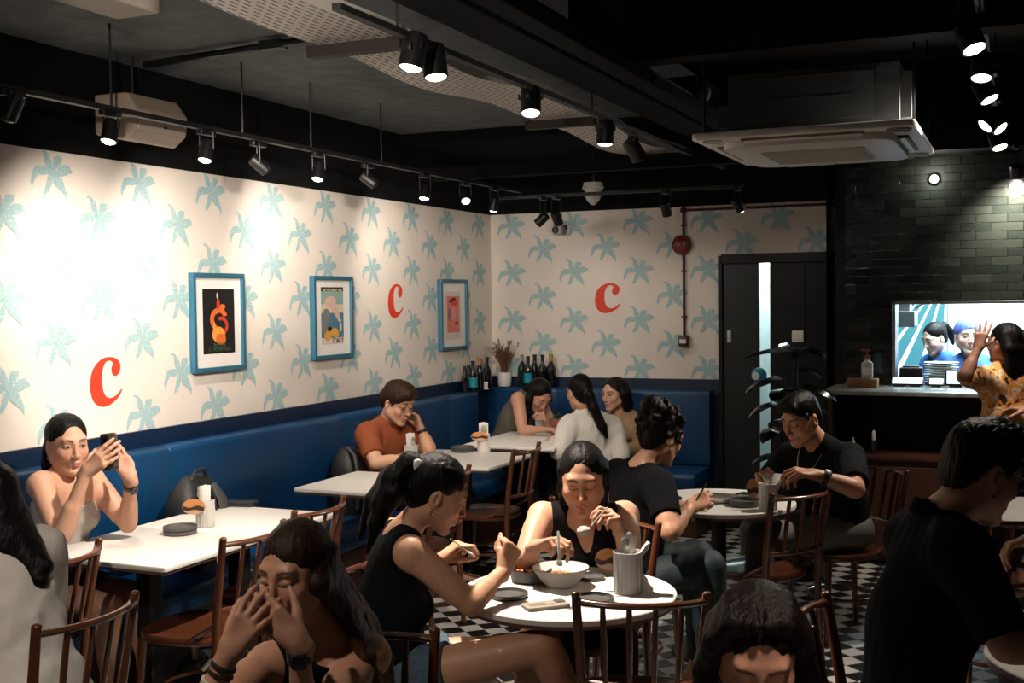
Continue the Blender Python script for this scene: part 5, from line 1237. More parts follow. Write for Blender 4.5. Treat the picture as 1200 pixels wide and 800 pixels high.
    def hand(s, sd, d, n, curls=((.35, .5, .3),)*4, spread=(.10, .03, -.05, -.14), thumb=(.55, .75, .35), tcurl=(.25, .35), tside=None, k=1.0):
        """d wrist->knuckles, n the way the palm faces; curls = bends of index..little; thumb = (d, side, n) mix"""
        Wr = s.J[sd+'W']; d = nrm(d); n = nrm(A(*n)-d*(A(*n)@d)); t = np.cross(d, n)*(1 if sd == 'R' else -1); k = k*s.k*(1.08 if s.sex == 'm' else .96); g = 'hand'+sd
        off = (.0275, .0090, -.0100, -.0275); kn = (.086, .089, .084, .076); ln = (1.0, 1.10, 1.02, .80); seg = (.043, .026, .021)
        if len(curls) == 1: curls = curls*4
        s.add(g, 'cap', Wr-d*.02, Wr+d*.02, .0245*k, .026*k, k=.012, flat=(n, .78))
        for i in range(4):
            K = Wr+(d*kn[i]+t*off[i]-n*.004*(abs(i-1.3)))*k
            s.add(g, 'cap', Wr+(d*.014+t*off[i]*.62)*k, K, .0135*k, .0112*k, k=.014)
            a = 0; p = K
            for j in range(3):
                a += curls[i][j]; dd = nrm((d*math.cos(a)+n*math.sin(a))+t*spread[i]*(1 if j == 0 else .6)*max(math.cos(a), 0.0)); q = p+dd*seg[j]*ln[i]*k
                rr = (.0098, .0086, .0077, .0066); s.add(g, 'cap', p, q, rr[j]*k*(.9 if i == 3 else 1), rr[j+1]*k*(.9 if i == 3 else 1), k=.0035); p = q
        B = Wr+(d*.022+t*.024+n*.008)*k; td = nrm(d*thumb[0]+t*thumb[1]+n*thumb[2]); p = B+td*.042*k
        s.add(g, 'cap', Wr+(d*.012+t*.012)*k, p, .0170*k, .0125*k, k=.012)
        ax = nrm(np.cross(td, n+d*.4)); 
        inward = nrm(-t*.7+d*.5+n*.35); cur = td
        for j, (L_, r0, r1) in enumerate(((.034, .0112, .0098), (.028, .0096, .0074))):
            cur = nrm(cur*math.cos(tcurl[j])+inward*math.sin(tcurl[j])); q = p+cur*L_*k; s.add(g, 'cap', p, q, r0*k, r1*k, k=.004); p = q
        s.hands.append((sd, Wr, d, Wr+d*.085)); s.J[sd+'tip'] = p
        return s
    def field(s, groups=None, inflate=0.0, clips=None):
        F = Fld()
        for g, kind, a, kw in s.pr:
            if groups is not None and g not in groups: continue
            kw = dict(kw)
            if clips and g in clips: kw['clip'] = clips[g]
            if inflate:
                if kind == 'cap': a = (a[0], a[1], a[2]+inflate, None if len(a) < 4 or a[3] is None else a[3]+inflate)
                else: a = (a[0], A(*a[1])+inflate)+tuple(a[2:])
            getattr(F, kind)(*a, **kw)
        # cuts come last within the head group already
        return F
    def finish(s):
        F = s.field(); lo, hi = F.bounds(); regs = []
        Hc, hu = s.J['H'], s.hu
        regs.append((lambda V, e=0: (np.linalg.norm(V-Hc, axis=1) < .175*s.hs-e) & (((V-Hc) @ hu) > -.128*s.hs+e), Hc-.19*s.hs, Hc+.19*s.hs, s.headres))
        for sd, Wr, d, c in s.hands:
            regs.append((lambda V, e=0, Wr=Wr, d=d, c=c: (np.linalg.norm(V-c, axis=1) < .125-e) & (((V-Wr) @ d) > -.012+e), c-.14, c+.14, s.fine))
        Vs, Qs, o = [], [], 0
        V, Q = mesh_field(F, s.res); cen = V[Q].mean(1); keep = np.ones(len(Q), bool)
        for t, *_ in regs: keep &= ~t(cen, s.res*.9)
        V, Q = compact(V, Q[keep]); Vs.append(V); Qs.append(Q); o = len(V); done = []
        for t, l, h, rs in regs:
            l = np.maximum(l, lo-.03); h = np.minimum(h, hi+.03); V, Q = mesh_field(F, rs, None, l, h)
            if not len(Q): continue
            cen = V[Q].mean(1); keep = t(cen)
            for t2 in done: keep &= ~t2(cen)
            done.append(t); V, Q = compact(V, Q[keep]); Vs.append(V); Qs.append(Q+o); o += len(V)
        V = np.concatenate(Vs); Q = np.concatenate(Qs); P = s.J['P']; zb = max(0.0, float(V[:, 2].min())); s.base = A(P[0], P[1], 0)
        s.ob = mesh_np('person', V, Q, M_SKIN, None, s.base, s.paint(V)); tag(s.ob, s.label, 'person'); return s
    def child(s, name, V, Q, m, label=None):
        o = mesh_np(name, V, Q, m, s.ob, s.base)
        if label: o['label'] = label
        return o
    def garment(s, name, m, groups, inflate=.008, clips=None, cuts=(), extra=None, wr=.0013, wf=120, res=None, st=(1, 1, .35), label=None):
        F = s.field(groups, inflate, clips)
        if extra: extra(F)
        for kind, a in cuts:
            if kind == 'plane': F.plane(*a)
            elif kind == 'ell': F.ell(*a, k=.004, op='s')
            elif kind == 'cap': F.cap(*a, k=.004, op='s')
        ns = (lambda X, Y, Z: (wr*2.5*nz(X, Y, Z, wf, st)).astype(np.float32)) if wr else None
        V, Q = mesh_field(F, res or s.res*.8, ns)
        if len(Q): s.child(name, V, Q, m, label)
        return s
    def neckcut(s, r=(.068, .075, .055), up=.035, fw=.02):
        N = s.J['N']; uc = nrm(N-s.C); return ('ell', (N+uc*up+np.cross(uc, s.r)*fw, A(*r)*s.k, basis(s.r, np.cross(uc, s.r), uc)))
    def vcut(s, depth=.16, w=.05):
        N = s.J['N']; uc = nrm(N-s.C); fc = np.cross(uc, s.r); a = N+uc*.05+fc*.07; return ('cap', (a, N-uc*depth+fc*.13, w, .004))
    def armcut(s, sd, r=.070, inn=.0):
        S = s.J[sd+'S']; sg = 1 if sd == 'R' else -1; return ('ell', (S+s.r*sg*(.030-inn)-s.u*.015, A(.045, .12, r)*s.k*1.0, s.T))
    def hair(s, m, style='pulled', chains=(), cutter=None, res=None, wr=.0019, extra=None, vol=1.0, ear=True, name='hair'):
        L, h, H = s.hl, s.hs, s.H; F = Fld()
        if style == 'short':
            F.ell(L(0, -.012, .046), A(.079*vol, .096, .087)*h, H, k=.02*h); F.ell(L(0, .030, .090), A(.062, .062, .040)*h*vol, H, k=.02*h); F.ell(L(0, -.062, -.005), A(.064, .04, .068)*h, H, k=.02*h)
            for sg in (-1, 1): F.cap(L(sg*.073, .030, .035), L(sg*.0735, .022, -.010), .008*h, .004*h, k=.01*h)
        else:
            F.ell(L(0, -.020, .037), A(.0810*vol, .0985*vol, .0895*vol)*h, H, k=.02*h); F.ell(L(0, -.060, -.022), A(.062, .045, .062)*h, H, k=.03*h)
        cc, cr = cutter or ((0, .112, -.030), (.073, .080, .140))
        cr = (cr[0], cr[1], max(cr[2], .138))
        F.ell(L(*cc), A(*cr)*h, H, k=.006*h, op='s')
        if ear:
            for sg in (-1, 1): F.ell(L(sg*.083, .004, -.022), A(.022, .034, .042)*h, H, k=.006*h, op='s')
        for pts, rad in chains:
            pts = [A(*p) for p in pts]; rad = rad if hasattr(rad, '__len__') else [rad]*len(pts)
            for i in range(len(pts)-1): F.cap(pts[i], pts[i+1], rad[i], rad[i+1], k=.014)
        if extra: extra(F)
        ns = lambda X, Y, Z: (wr*1.9*nz(X, Y, Z, 420, (1, 1, .10))).astype(np.float32)
        V, Q = mesh_field(F, res or max(s.fine, .0036), ns); s.child(name, V, Q, m); return s
    def wristband(s, sd, t, w, m, name='watch', face=False, r=.027, label=None):
        E_, Wr = s.J[sd+'E'], s.J[sd+'W']; d = nrm(Wr-E_); c = Wr-d*t; k = s.k*(1.13 if s.sex == 'm' else 1); x = nrm(np.cross(d, A(0, 0, 1)+d*.01)); y = np.cross(d, x)
        R = basis(x, y, d); b = MB(); rr = r*k; b.lathe([(rr, -w/2), (rr+.0035, -w/2+.002), (rr+.0035, w/2-.002), (rr, w/2)], R=R, seg=28, cap=False)
        b.lathe([(rr, w/2), (rr-.003, w/2), (rr-.003, -w/2), (rr, -w/2)], R=R, seg=28, cap=False)
        if face is not False:
            n = nrm(A(*face)-d*(A(*face)@d)); z = np.cross(d, n); b.rbox(n*(rr+.006), (.034, .036, .010), .008, R=basis(z, d, n))
        o = b.build(name, m, s.ob, loc=tuple(c-s.base))
        if label: o['label'] = label
        return s
    def earring(s, sg, m, r=.008):
        b = MB(); p = s.hl(sg*.079, -.002, -.050); b.tube([p+s.H @ A(0, r*math.cos(a), r*math.sin(a)-r) for a in np.linspace(0, 2*PI, 13)[:-1]], .0016, 6, closed=True); b.build('earring', m, s.ob, loc=tuple(-s.base)); return s
    def glasses(s, m):
        b = MB(); L = s.hl
        for sg in (-1, 1):
            ring = [L(sg*.033+.0215*math.copysign(abs(math.cos(a))**.8, math.cos(a)), .1035-.012*abs(math.cos(a))*(1 if math.cos(a)*sg > 0 else 0), .004+.0165*math.copysign(abs(math.sin(a))**.8, math.sin(a))) for a in np.linspace(0, 2*PI, 25)[:-1]]
            b.tube(ring, .0019, 6, closed=True); b.tube([L(sg*.055, .092, .009), L(sg*.078, .04, .008), L(sg*.082, -.005, .006), L(sg*.079, -.02, -.01)], .002, 6)
        b.tube([L(-.0115, .1035, .008), L(0, .106, .010), L(.0115, .1035, .008)], .0018, 6); b.build('glasses', m, s.ob, loc=tuple(-s.base)); return s
def chk(name, J):
    d = lambda a, b: np.linalg.norm(A(*J[a])-A(*J[b])) if a in J and b in J and J[a] is not None and J[b] is not None else 0
    print('BONES', name, 'sh %.2f' % d('RS', 'LS'), 'upR %.2f foR %.2f upL %.2f foL %.2f' % (d('RS', 'RE'), d('RE', 'RW'), d('LS', 'LE'), d('LE', 'LW')), 'spine %.2f neck %.2f' % (d('P', 'N'), d('N', 'H')), 'thR %.2f thL %.2f shR %.2f' % (d('P', 'RK'), d('P', 'LK'), d('RK', 'RA')), 'N z %.2f H z %.2f P z %.2f' % (J['N'][2], J['H'][2], J['P'][2]))
def img(right, toward, up=0):
    """direction from image-right, toward-camera and up amounts"""
    return RTH*right-FWH*toward+A(0, 0, up)
# ================================================================== people
def want(k): return True
F_BLACK = mat('fabric_black', (.0045, .005, .006), .9, spec=.12, bump=.25, bscale=260, var=.2, vscale=30)
F_NAVY = mat('fabric_navy_black', (.004, .0065, .010), .9, spec=.12, bump=.25, bscale=240, var=.2, vscale=25)
F_GREY = mat('fabric_grey_rib', (.40, .36, .33), .8, bump=.35, bscale=160, stretch=(1, 1, 3))
F_WHITE = mat('fabric_white_cotton', (.66, .62, .57), .8, bump=.3, bscale=40, var=.06, vscale=10)
F_RUST = mat('fabric_rust', (.27, .062, .016), .8, bump=.35, bscale=200, var=.12, vscale=40, stretch=(1, 1, 3))
F_TAN = mat('fabric_tan', (.34, .22, .12), .8, bump=.25, bscale=60)
F_OLIVE = mat('fabric_olive', (.10, .095, .07), .8, bump=.2, bscale=80)
F_TEAL = mat('fabric_teal_trousers', (.003, .013, .019), .7, bump=.2, bscale=120)
F_DENIM = mat('fabric_denim', (.06, .10, .15), .8, bump=.3, bscale=220, var=.3, vscale=60)
F_SHORTG = mat('fabric_grey_shorts', (.13, .125, .115), .8, bump=.2, bscale=120)
F_DARK = mat('fabric_charcoal', (.012, .011, .011), .9, spec=.12, bump=.2, bscale=120)
F_BLUEK = mat('fabric_kitchen_blue', (.02, .10, .34), .7)
M_GOLD = mat('jewel_gold', (.75, .50, .22), .25, metal=1); M_SILV = mat('jewel_silver', (.65, .63, .60), .2, metal=1)
M_WATCH = mat('watch_black', (.008, .008, .009), .3); M_STRAP = mat('bracelet_brown', (.03, .018, .012), .5); M_BANG = mat('bangle_pale', (.62, .52, .44), .4)
def floral():
    m = bpy.data.materials.new('fabric_floral_orange'); m.use_nodes = True; nt = m.node_tree; b = nt.nodes['Principled BSDF']
    tc = nt.nodes.new('ShaderNodeTexCoord'); n = nt.nodes.new('ShaderNodeTexNoise'); n.inputs['Scale'].default_value = 15; n.inputs['Detail'].default_value = 2.5; n.inputs['Distortion'].default_value = 1.4
    r = nt.nodes.new('ShaderNodeValToRGB'); r.color_ramp.interpolation = 'CONSTANT'
    e = r.color_ramp.elements; e[0].position = 0; e[0].color = (.02, .015, .012, 1); e[1].position = .36; e[1].color = (.80, .30, .05, 1)
    for p, c in ((.47, (.85, .42, .10, 1)), (.53, (.82, .70, .55, 1)), (.60, (.75, .22, .06, 1)), (.66, (.50, .40, .26, 1))):
        q = e.new(p); q.color = c
    nt.links.new(tc.outputs['Object'], n.inputs['Vector']); nt.links.new(n.outputs['Fac'], r.inputs[0]); nt.links.new(r.outputs[0], b.inputs['Base Color']); b.inputs['Roughness'].default_value = .7
    return m
F_FLORAL = floral()
TORSO = ['torso']; SL = ['armR', 'armL']
def sit(J, d, spread=.10, reach=.40, kz=.53, shin=.0, zP=None):
    P = A(*J['P']); d = nrm(A(d[0], d[1], 0)); r = np.cross(d, A(0, 0, 1))
    for sd, s in (('R', 1), ('L', -1)):
        J.setdefault(sd+'K', P*A(1, 1, 0)+d*reach+r*s*spread+A(0, 0, kz)); K = A(*J[sd+'K'])
        J.setdefault(sd+'A', K*A(1, 1, 0)+d*shin+A(0, 0, .085)); J.setdefault('toe'+sd, d)
def hem(p, z): return ('plane', (A(p[0], p[1], z), A(0, 0, -1)))
def sleeve(p, sd, t):
    S, E_ = p.J[sd+'S'], p.J[sd+'E']; return (S+(E_-S)*t, nrm(E_-S))

def tank(p, m, name='top', neck=None, arm=.072, z0=None, infl=.007, v=False, wr=.0010, res=None, label=None):
    cuts = [neck or p.neckcut((.075, .085, .075), .03, .03)]
    if v: cuts.append(p.vcut(.12, .05))
    cuts += [p.armcut('R', arm), p.armcut('L', arm)]
    if z0 is not None: cuts.append(hem(p.J['P'], z0))
    p.garment(name, m, ['torso'], infl, None, cuts, wr=wr, res=res, label=label)
def tee(p, m, t=.62, infl=.012, name='t_shirt', neck=None, wr=.0020, z0=None, res=None, wf=105):
    cl = {'armR': sleeve(p, 'R', t), 'armL': sleeve(p, 'L', t)}; cuts = [neck or p.neckcut()]
    if z0 is not None: cuts.append(hem(p.J['P'], z0))
    p.garment(name, m, ['torso', 'armR', 'armL'], infl, cl, cuts, wr=wr, res=res, wf=wf)
def trousers(p, m, name='trousers', full=True, frac=.55, infl=.009):
    J = p.J; cl = {}; g = ['thighR', 'thighL']
    if full: g += ['shinR', 'shinL']; cl = {'shin'+s: (J[s+'A']+A(0, 0, .03), A(0, 0, -1)) for s in 'RL'}
    else:
        for s in 'RL': a, b = J['P'], J[s+'K']; cl['thigh'+s] = (a+(b-a)*frac, nrm(b-a))
    def ex(F): F.ell(J['P']-p.u*.02, A(.165, .125, .115)*p.k, p.T, k=.05)
    u = p.u
    p.garment(name, m, g, infl, cl, [('plane', (J['P']+A(0, 0, .15), A(0, 0, 1)))], extra=ex, wr=.002, wf=90)

# ---- 1: woman photographing
if want('1'):
    f = img(.72, .69)
    J = dict(P=W(66, 684, 4.98), C=W(70, 606, 4.94), N=W(76, 553, 4.93), H=W(79, 520, 4.86), face=img(.66, .74, -.12), RS=W(47, 567, 4.76), LS=W(109, 562, 5.02), RE=W(71, 630, 4.60), RW=W(101, 553, 4.62), LE=W(150, 614, 5.0), LW=W(153, 560, 4.84))
    sit(J, (1, -.05), .10); chk('1', J)
    p = Person('woman in a grey strapless top on the bench photographing with a raised phone', J, tone=(.56, .30, .20), eyes='open', res=.007, fine=.0032)
    p.hand('R', img(.75, .05, .62), img(.1, -1, .1), ((.25, .25, .2), (.3, .3, .2), (.35, .35, .25), (.4, .4, .3)), thumb=(.5, .4, .7))
    p.hand('L', img(-.42, .10, .85), img(-.55, -.75, .0), ((.35, .5, .3), (.4, .5, .3), (.5, .5, .3), (.6, .5, .3)), thumb=(.6, .4, .6))
    p.finish()
    zt1 = J['C'][2]+.055
    p.garment('strapless_top', F_GREY, ['torso'], .006, None, [('plane', (A(*J['C'])+p.u*.075, nrm(p.u-p.f*.06))), hem(J['P'], .50)], wr=.002)
    b = MB(); 
    for sg in (-1, 1):
        a = p.C+p.u*.07+p.r*sg*.085+p.f*.085; c = A(*J['N'])+p.r*sg*.085-p.u*.012; e = p.C+p.u*.06+p.r*sg*.085-p.f*.09
    trousers(p, F_DARK, 'shorts', False, .5)
    L = p.hl
    p.hair(M_HAIR, 'pulled', [([L(0, -.085, .02), L(0, -.105, -.03), L(.02, -.10, -.10), L(.03, -.075, -.17)], [.045, .045, .035, .02]), ([L(.04, -.06, -.03), L(.05, -.06, -.10), L(.06, -.04, -.16)], [.04, .03, .012])], cutter=((0, .112, -.026), (.072, .080, .140)))
    p.wristband('L', .045, .02, M_WATCH, face=img(.6, .6, 0), r=.027); p.earring(1, M_SILV, .004)
    ph = W(128.5, 529, 4.66)
    t = thing('mobile_phone', 'phone in a dark patterned case raised by the woman in the strapless top', 'phone', tuple(ph))
    Rp = basis(nrm(img(.95, .2, .12)), nrm(np.cross(nrm(img(-.2, .98, .1)), nrm(img(.95, .2, .12)))), nrm(img(-.2, .98, .1)))
    b = MB(); b.rbox((0, 0, 0), (.072, .148, .010), .012, R=Rp); b.build('phone_case', mat('case_brown_black', (.13, .10, .085), .35, var=.8, vscale=70), t)
    b = MB(); b.rbox(Rp @ A(-.014, .048, .006), (.036, .038, .003), .008, R=Rp)
    for dx, dy in ((-.022, .056), (-.022, .040), (-.006, .048)): b.lathe([(.0075, 0), (.0075, .003), (.001, .0032)], c=Rp @ A(dx, dy, .0075), R=Rp, seg=14, cap=False)
    b.build('camera_module', M_METB, t)
    b = MB(); b.rbox(Rp @ A(0, 0, -.0055), (.066, .142, .001), .010, R=Rp); b.build('screen', emit('phone_screen', (.8, .75, .7), .6), t)

# ---- 2: white shirt, back
if want('2'):
    J = dict(P=A(-2.74, 2.64, .54), N=A(-2.91, 2.66, 1.0), H=A(-3.00, 2.66, 1.16), face=A(-1, -.1, -.3), RS=A(-2.90, 2.83, .965), LS=A(-2.92, 2.49, .965), RE=A(-2.99, 2.93, .72), RW=A(-3.22, 2.85, .79), LE=A(-3.0, 2.40, .72), LW=A(-3.22, 2.50, .79))
    sit(J, (-1, 0)); chk('2', J)
    p = Person('person in a loose white shirt at lower left, seen from behind, dark hair', J, res=.008, fine=.0045, size=1.02)
    p.hand('R', A(-1, -.2, 0), A(0, 0, -1)); p.hand('L', A(-1, .2, 0), A(0, 0, -1)); p.finish()
    cl = {'foreR': (A(*J['RW']), nrm(A(*J['RW'])-A(*J['RE']))), 'foreL': (A(*J['LW']), nrm(A(*J['LW'])-A(*J['LE'])))}
    p.garment('shirt', F_WHITE, ['torso', 'armR', 'armL', 'foreR', 'foreL'], .022, cl, [p.neckcut((.065, .07, .05))], wr=.0062, wf=80, st=(1, 1, .6))
    trousers(p, F_DARK)
    h = [J['H'], W(5, 610, 3.66), W(28, 645, 3.64), W(52, 664, 3.60)]
    L = p.hl
    p.hair(M_HAIR, 'loose', [(h, [.085, .075, .06, .028]), ([L(0, -.08, 0), W(2, 640, 3.6), W(18, 682, 3.56)], [.07, .065, .03]), ([L(.05, -.05, .02), W(15, 630, 3.62), W(45, 680, 3.58)], [.06, .06, .03])], ear=False, res=.005)

# ---- 3: laughing woman
if want('3'):
    J = dict(P=W(395, 890, 3.18), C=W(385, 815, 3.08), N=W(383, 738, 2.99), H=W(346, 669, 2.90), face=img(-.40, .84, -.18), RS=W(312, 778, 2.90), LS=W(434, 766, 3.00), RE=W(235, 842, 2.66), RW=W(268, 766, 2.66), LE=W(358, 862, 2.74), LW=W(350, 752, 2.69))
    J['P'][2] = .56; sit(J, img(-.2, 1), .1); chk('3', J)
    p = Person('laughing woman with long brown hair covering her mouth with clasped hands', J, tone=(.47, .235, .150), res=.006, fine=.0026)
    p.hand('L', img(-.72, -.08, .64), img(-.10, -1, -.1), ((.30, .45, .3), (.42, .5, .3), (.5, .5, .3), (.58, .5, .3)), spread=(.06, -.05, -.12, -.2), thumb=(.75, .55, .35), tcurl=(.1, .2))
    p.hand('R', img(.50, -.08, .82), img(.25, -.95, .1), ((.35, .45, .3), (.40, .5, .35), (.45, .5, .4), (.5, .6, .4)), spread=(.2, .08, -.08, -.22), thumb=(.8, .4, .45), tcurl=(.1, .2))
    p.finish()
    tank(p, F_BLACK, 'sleeveless_top', neck=p.neckcut((.080, .095, .085), .02, .035), arm=.070)
    trousers(p, F_DARK)
    L = p.hl; ch = []
    rnd = random.Random(9)
    for k in range(16):           # locks falling over her left shoulder and back
        s = k/15; x0 = -.02-.062*math.sin(s*2.6); a = L(-.045-.03*math.sin(s*3), -.02-.075*s*1.0, .06-.03*s); b_ = L(-.078+.02*s, .022-.10*s, -.02); c_ = W(402+30*s+rnd.uniform(-4, 4), 715+12*s, 2.93+.13*s); d_ = W(428+28*s+rnd.uniform(-6, 6), 770, 2.93+.13*s); e_ = W(446+14*s+rnd.uniform(-8, 8), 838+rnd.uniform(-20, 30), 2.93+.15*s)
        ch.append(([a, b_, c_, d_, e_], [.008, .020, .018, .014, .005]))
    for k in range(8):
        s = k/7; ch.append(([L(.05, -.03-.05*s, .05), L(.075-.02*s, -.03-.05*s, -.03), L(.06-.03*s, -.05-.03*s, -.12), L(.05-.03*s, -.05, -.22)], [.008, .018, .016, .006]))
    p.hair(tipmat('hair_brown_tips', (.026, .013, .008), (.13, .055, .022), .74, 1.02), 'loose', ch, cutter=((.014, .118, -.046), (.070, .085, .108)), ear=False, wr=.0020, res=.0034)
    p.wristband('L', .035, .030, M_WATCH, face=img(.1, 1, 0), r=.0265); p.wristband('R', .030, .012, M_STRAP, 'bracelet'); p.wristband('R', .048, .010, M_STRAP, 'bracelet', r=.028); p.wristband('R', .072, .009, M_BANG, 'bangle', r=.032)
    p.earring(-1, M_GOLD, .007)

# ---- 4: rust tee
if want('4'):
    J = dict(P=A(-3.62, 6.36, .56), C=W(448, 532, 7.32), N=W(453, 497, 7.30), H=W(466, 471, 7.20), face=img(.70, .50, -.38), RS=W(430, 508, 7.14), LS=W(481, 504, 7.44), RE=W(441, 543, 6.98), RW=W(480, 536, 6.92), LE=W(503, 526, 7.26), LW=W(493, 502, 7.28))
    sit(J, (1, 0)); chk('4', J)
    p = Person('person in a rust tee and glasses resting a cheek on one hand at the bench', J, sex='m', size=.98, tone=(.56, .31, .20), res=.008, fine=.004, hs=1.0)
    p.hand('R', img(.9, .1, .1), A(0, 0, -1), ((.3, .4, .3),)); p.hand('L', img(-.38, .05, .92), img(-.85, .3, .0), ((.5, .8, .5),), thumb=(.7, .3, .3)); p.finish()
    tee(p, F_RUST, .72, .017, wr=.0028); trousers(p, F_DARK)
    L = p.hl; p.hair(M_HAIRB, 'short', [([L(-.06, .05, .07), L(.02, .075, .085), L(.07, .05, .06)], [.03, .032, .028]), ([L(.0, -.06, .06), L(.0, -.09, .0), L(0, -.075, -.06)], [.05, .045, .03])], vol=1.1, ear=False, wr=.003, res=.0045)
    p.glasses(M_WATCH); p.wristband('L', .02, .02, M_WATCH, r=.026)

# ---- 5: ponytail, profile
if want('5'):
    J = dict(P=W(458, 790, 3.88), C=W(456, 706, 3.88), N=W(467, 628, 3.87), H=W(513, 577, 3.84), face=img(.86, -.16, -.46), hup=img(.35, 0, .9), RS=W(482, 646, 3.70), LS=W(457, 624, 4.02), RE=W(551, 708, 3.70), RW=W(591, 668, 3.87), LE=W(474, 694, 4.10), LW=W(517, 655, 4.10), RK=W(636, 756, 3.72), LK=W(622, 762, 3.96), RA=W(690, 868, 3.9), LA=W(640, 905, 3.98))
    J['P'][2] = .55; J['toeR'] = img(.9, -.2); J['toeL'] = img(.9, -.2); chk('5', J)
    p = Person('woman in a black sleeveless top with a ponytail, in profile at the foreground table', J, tone=(.52, .27, .165), res=.006, fine=.0028)
    p.hand('R', img(.30, -.35, .85), img(-.55, -.8, -.1), ((1.15, 1.3, .9), (1.2, 1.4, .9), (1.25, 1.4, .9), (1.3, 1.4, .9)), thumb=(.95, .15, .35), tcurl=(.15, .2))
    p.hand('L', img(.80, .05, .58), img(.35, -.2, -.9), ((.6, .9, .5), (.75, 1.0, .6), (.9, 1.1, .7), (1.0, 1.1, .7)), thumb=(.8, .3, .5)); p.finish()
    tank(p, F_BLACK, 'sleeveless_top', neck=p.neckcut((.062, .068, .060), .04, .015), arm=.072, z0=.58)
    trousers(p, F_DENIM, 'denim_shorts', False, .42, .012)
    L = p.hl
    tail = [([L(0, -.075, .055), L(0, -.125, .045), L(.005, -.150, -.02), L(.01, -.150, -.11), L(.01, -.135, -.2)], [.042, .040, .043, .036, .016]), ([L(0, -.12, .04), L(-.02, -.16, -.03), L(-.02, -.175, -.12), L(-.01, -.16, -.25)], [.03, .035, .028, .008]), ([L(.0, -.10, .0), L(.03, -.135, -.06), L(.03, -.14, -.17), L(.02, -.12, -.27)], [.03, .035, .026, .006])]
    p.hair(M_HAIR, 'pulled', tail, cutter=((0, .110, -.042), (.076, .084, .112)))
    b = MB(); c = L(0, -.105, .050); b.ball((0, 0, 0), (.010, .018, .022), R=p.H); b.build('hair_clip', M_PAPER, p.ob, loc=tuple(c+p.H @ A(.036, -.004, .006)-p.base), )
    p.earring(1, M_SILV, .006)
    fork(W(528, 631, 3.96), W(556, 652, 4.02), 'dark handled spoon held by the woman with the ponytail', 'spoon')

# ---- 6: woman twirling pasta
if want('6'):
    J = dict(P=W(691, 722, 4.52), C=W(689, 668, 4.50), N=W(683, 610, 4.44), H=W(683, 560, 4.32), face=img(-.10, .90, -.30), RS=W(634, 603, 4.42), LS=W(733, 602, 4.43), RE=W(612, 664, 4.24), RW=W(628, 640, 4.05), LE=W(740, 672, 4.24), LW=W(729, 624, 4.06))
    J['P'][2] = .56; sit(J, img(-.05, 1), .1, .36); chk('6', J)
    p = Person('woman in a black v-neck vest eating pasta, facing the camera', J, tone=(.53, .28, .18), res=.006, fine=.0026, hs=1.04)
    p.hand('R', img(.72, .45, .30), img(.10, .15, -.95), ((.65, .8, .4), (.8, .9, .5), (.95, 1.0, .6), (1.0, 1.0, .6)), thumb=(.85, .2, .45), tcurl=(.1, .15))
    p.hand('L', img(-.42, .35, .80), img(-.55, .1, -.55), ((.7, .9, .5), (.85, 1.0, .6), (1.0, 1.0, .6), (1.0, 1.1, .6)), thumb=(.85, .2, .45), tcurl=(.1, .2)); p.finish()
    tank(p, F_BLACK, 'sleeveless_top', neck=p.neckcut((.075, .08, .065), .03, .02), arm=.070, v=True)
    trousers(p, F_DARK)
    L = p.hl; ch = []
    for sg in (-1, 1):
        for k in range(5):
            s = .12+.88*k/4; ch.append(([L(sg*.03, -.02-.06*s, .085), L(sg*.074, .012-.07*s, .03), L(sg*(.080-.02*s), .0-.07*s, -.05), L(sg*(.075-.02*s), -.03-.05*s, -.12), L(sg*(.055-.02*s), -.09-.02*s, -.21)], [.008, .014, .016, .016, .008]))
    p.hair(M_HAIR, 'loose', ch, cutter=((.004, .112, -.022), (.066, .082, .140)), ear=False, extra=lambda F: F.cap(L(0, .075, .108), L(0, -.03, .134), .0045*p.hs, .003, k=.006, op='s'))
    fork(W(654, 622, 3.90), W(656, 673, 3.80), 'steel fork held upright in the white bowl of pasta')
    t = fork(W(712, 594, 3.98), W(683, 627, 3.98), 'steel spoon with white food held by the woman facing the camera', 'spoon')
    b = MB(); b.ball(A(*W(684, 622, 3.97))-A(*W(712, 594, 3.98)), (.024, .018, .017)); b.build('mouthful', mat('food_white', (.70, .65, .58), .6, bump=.8, bscale=90), t)

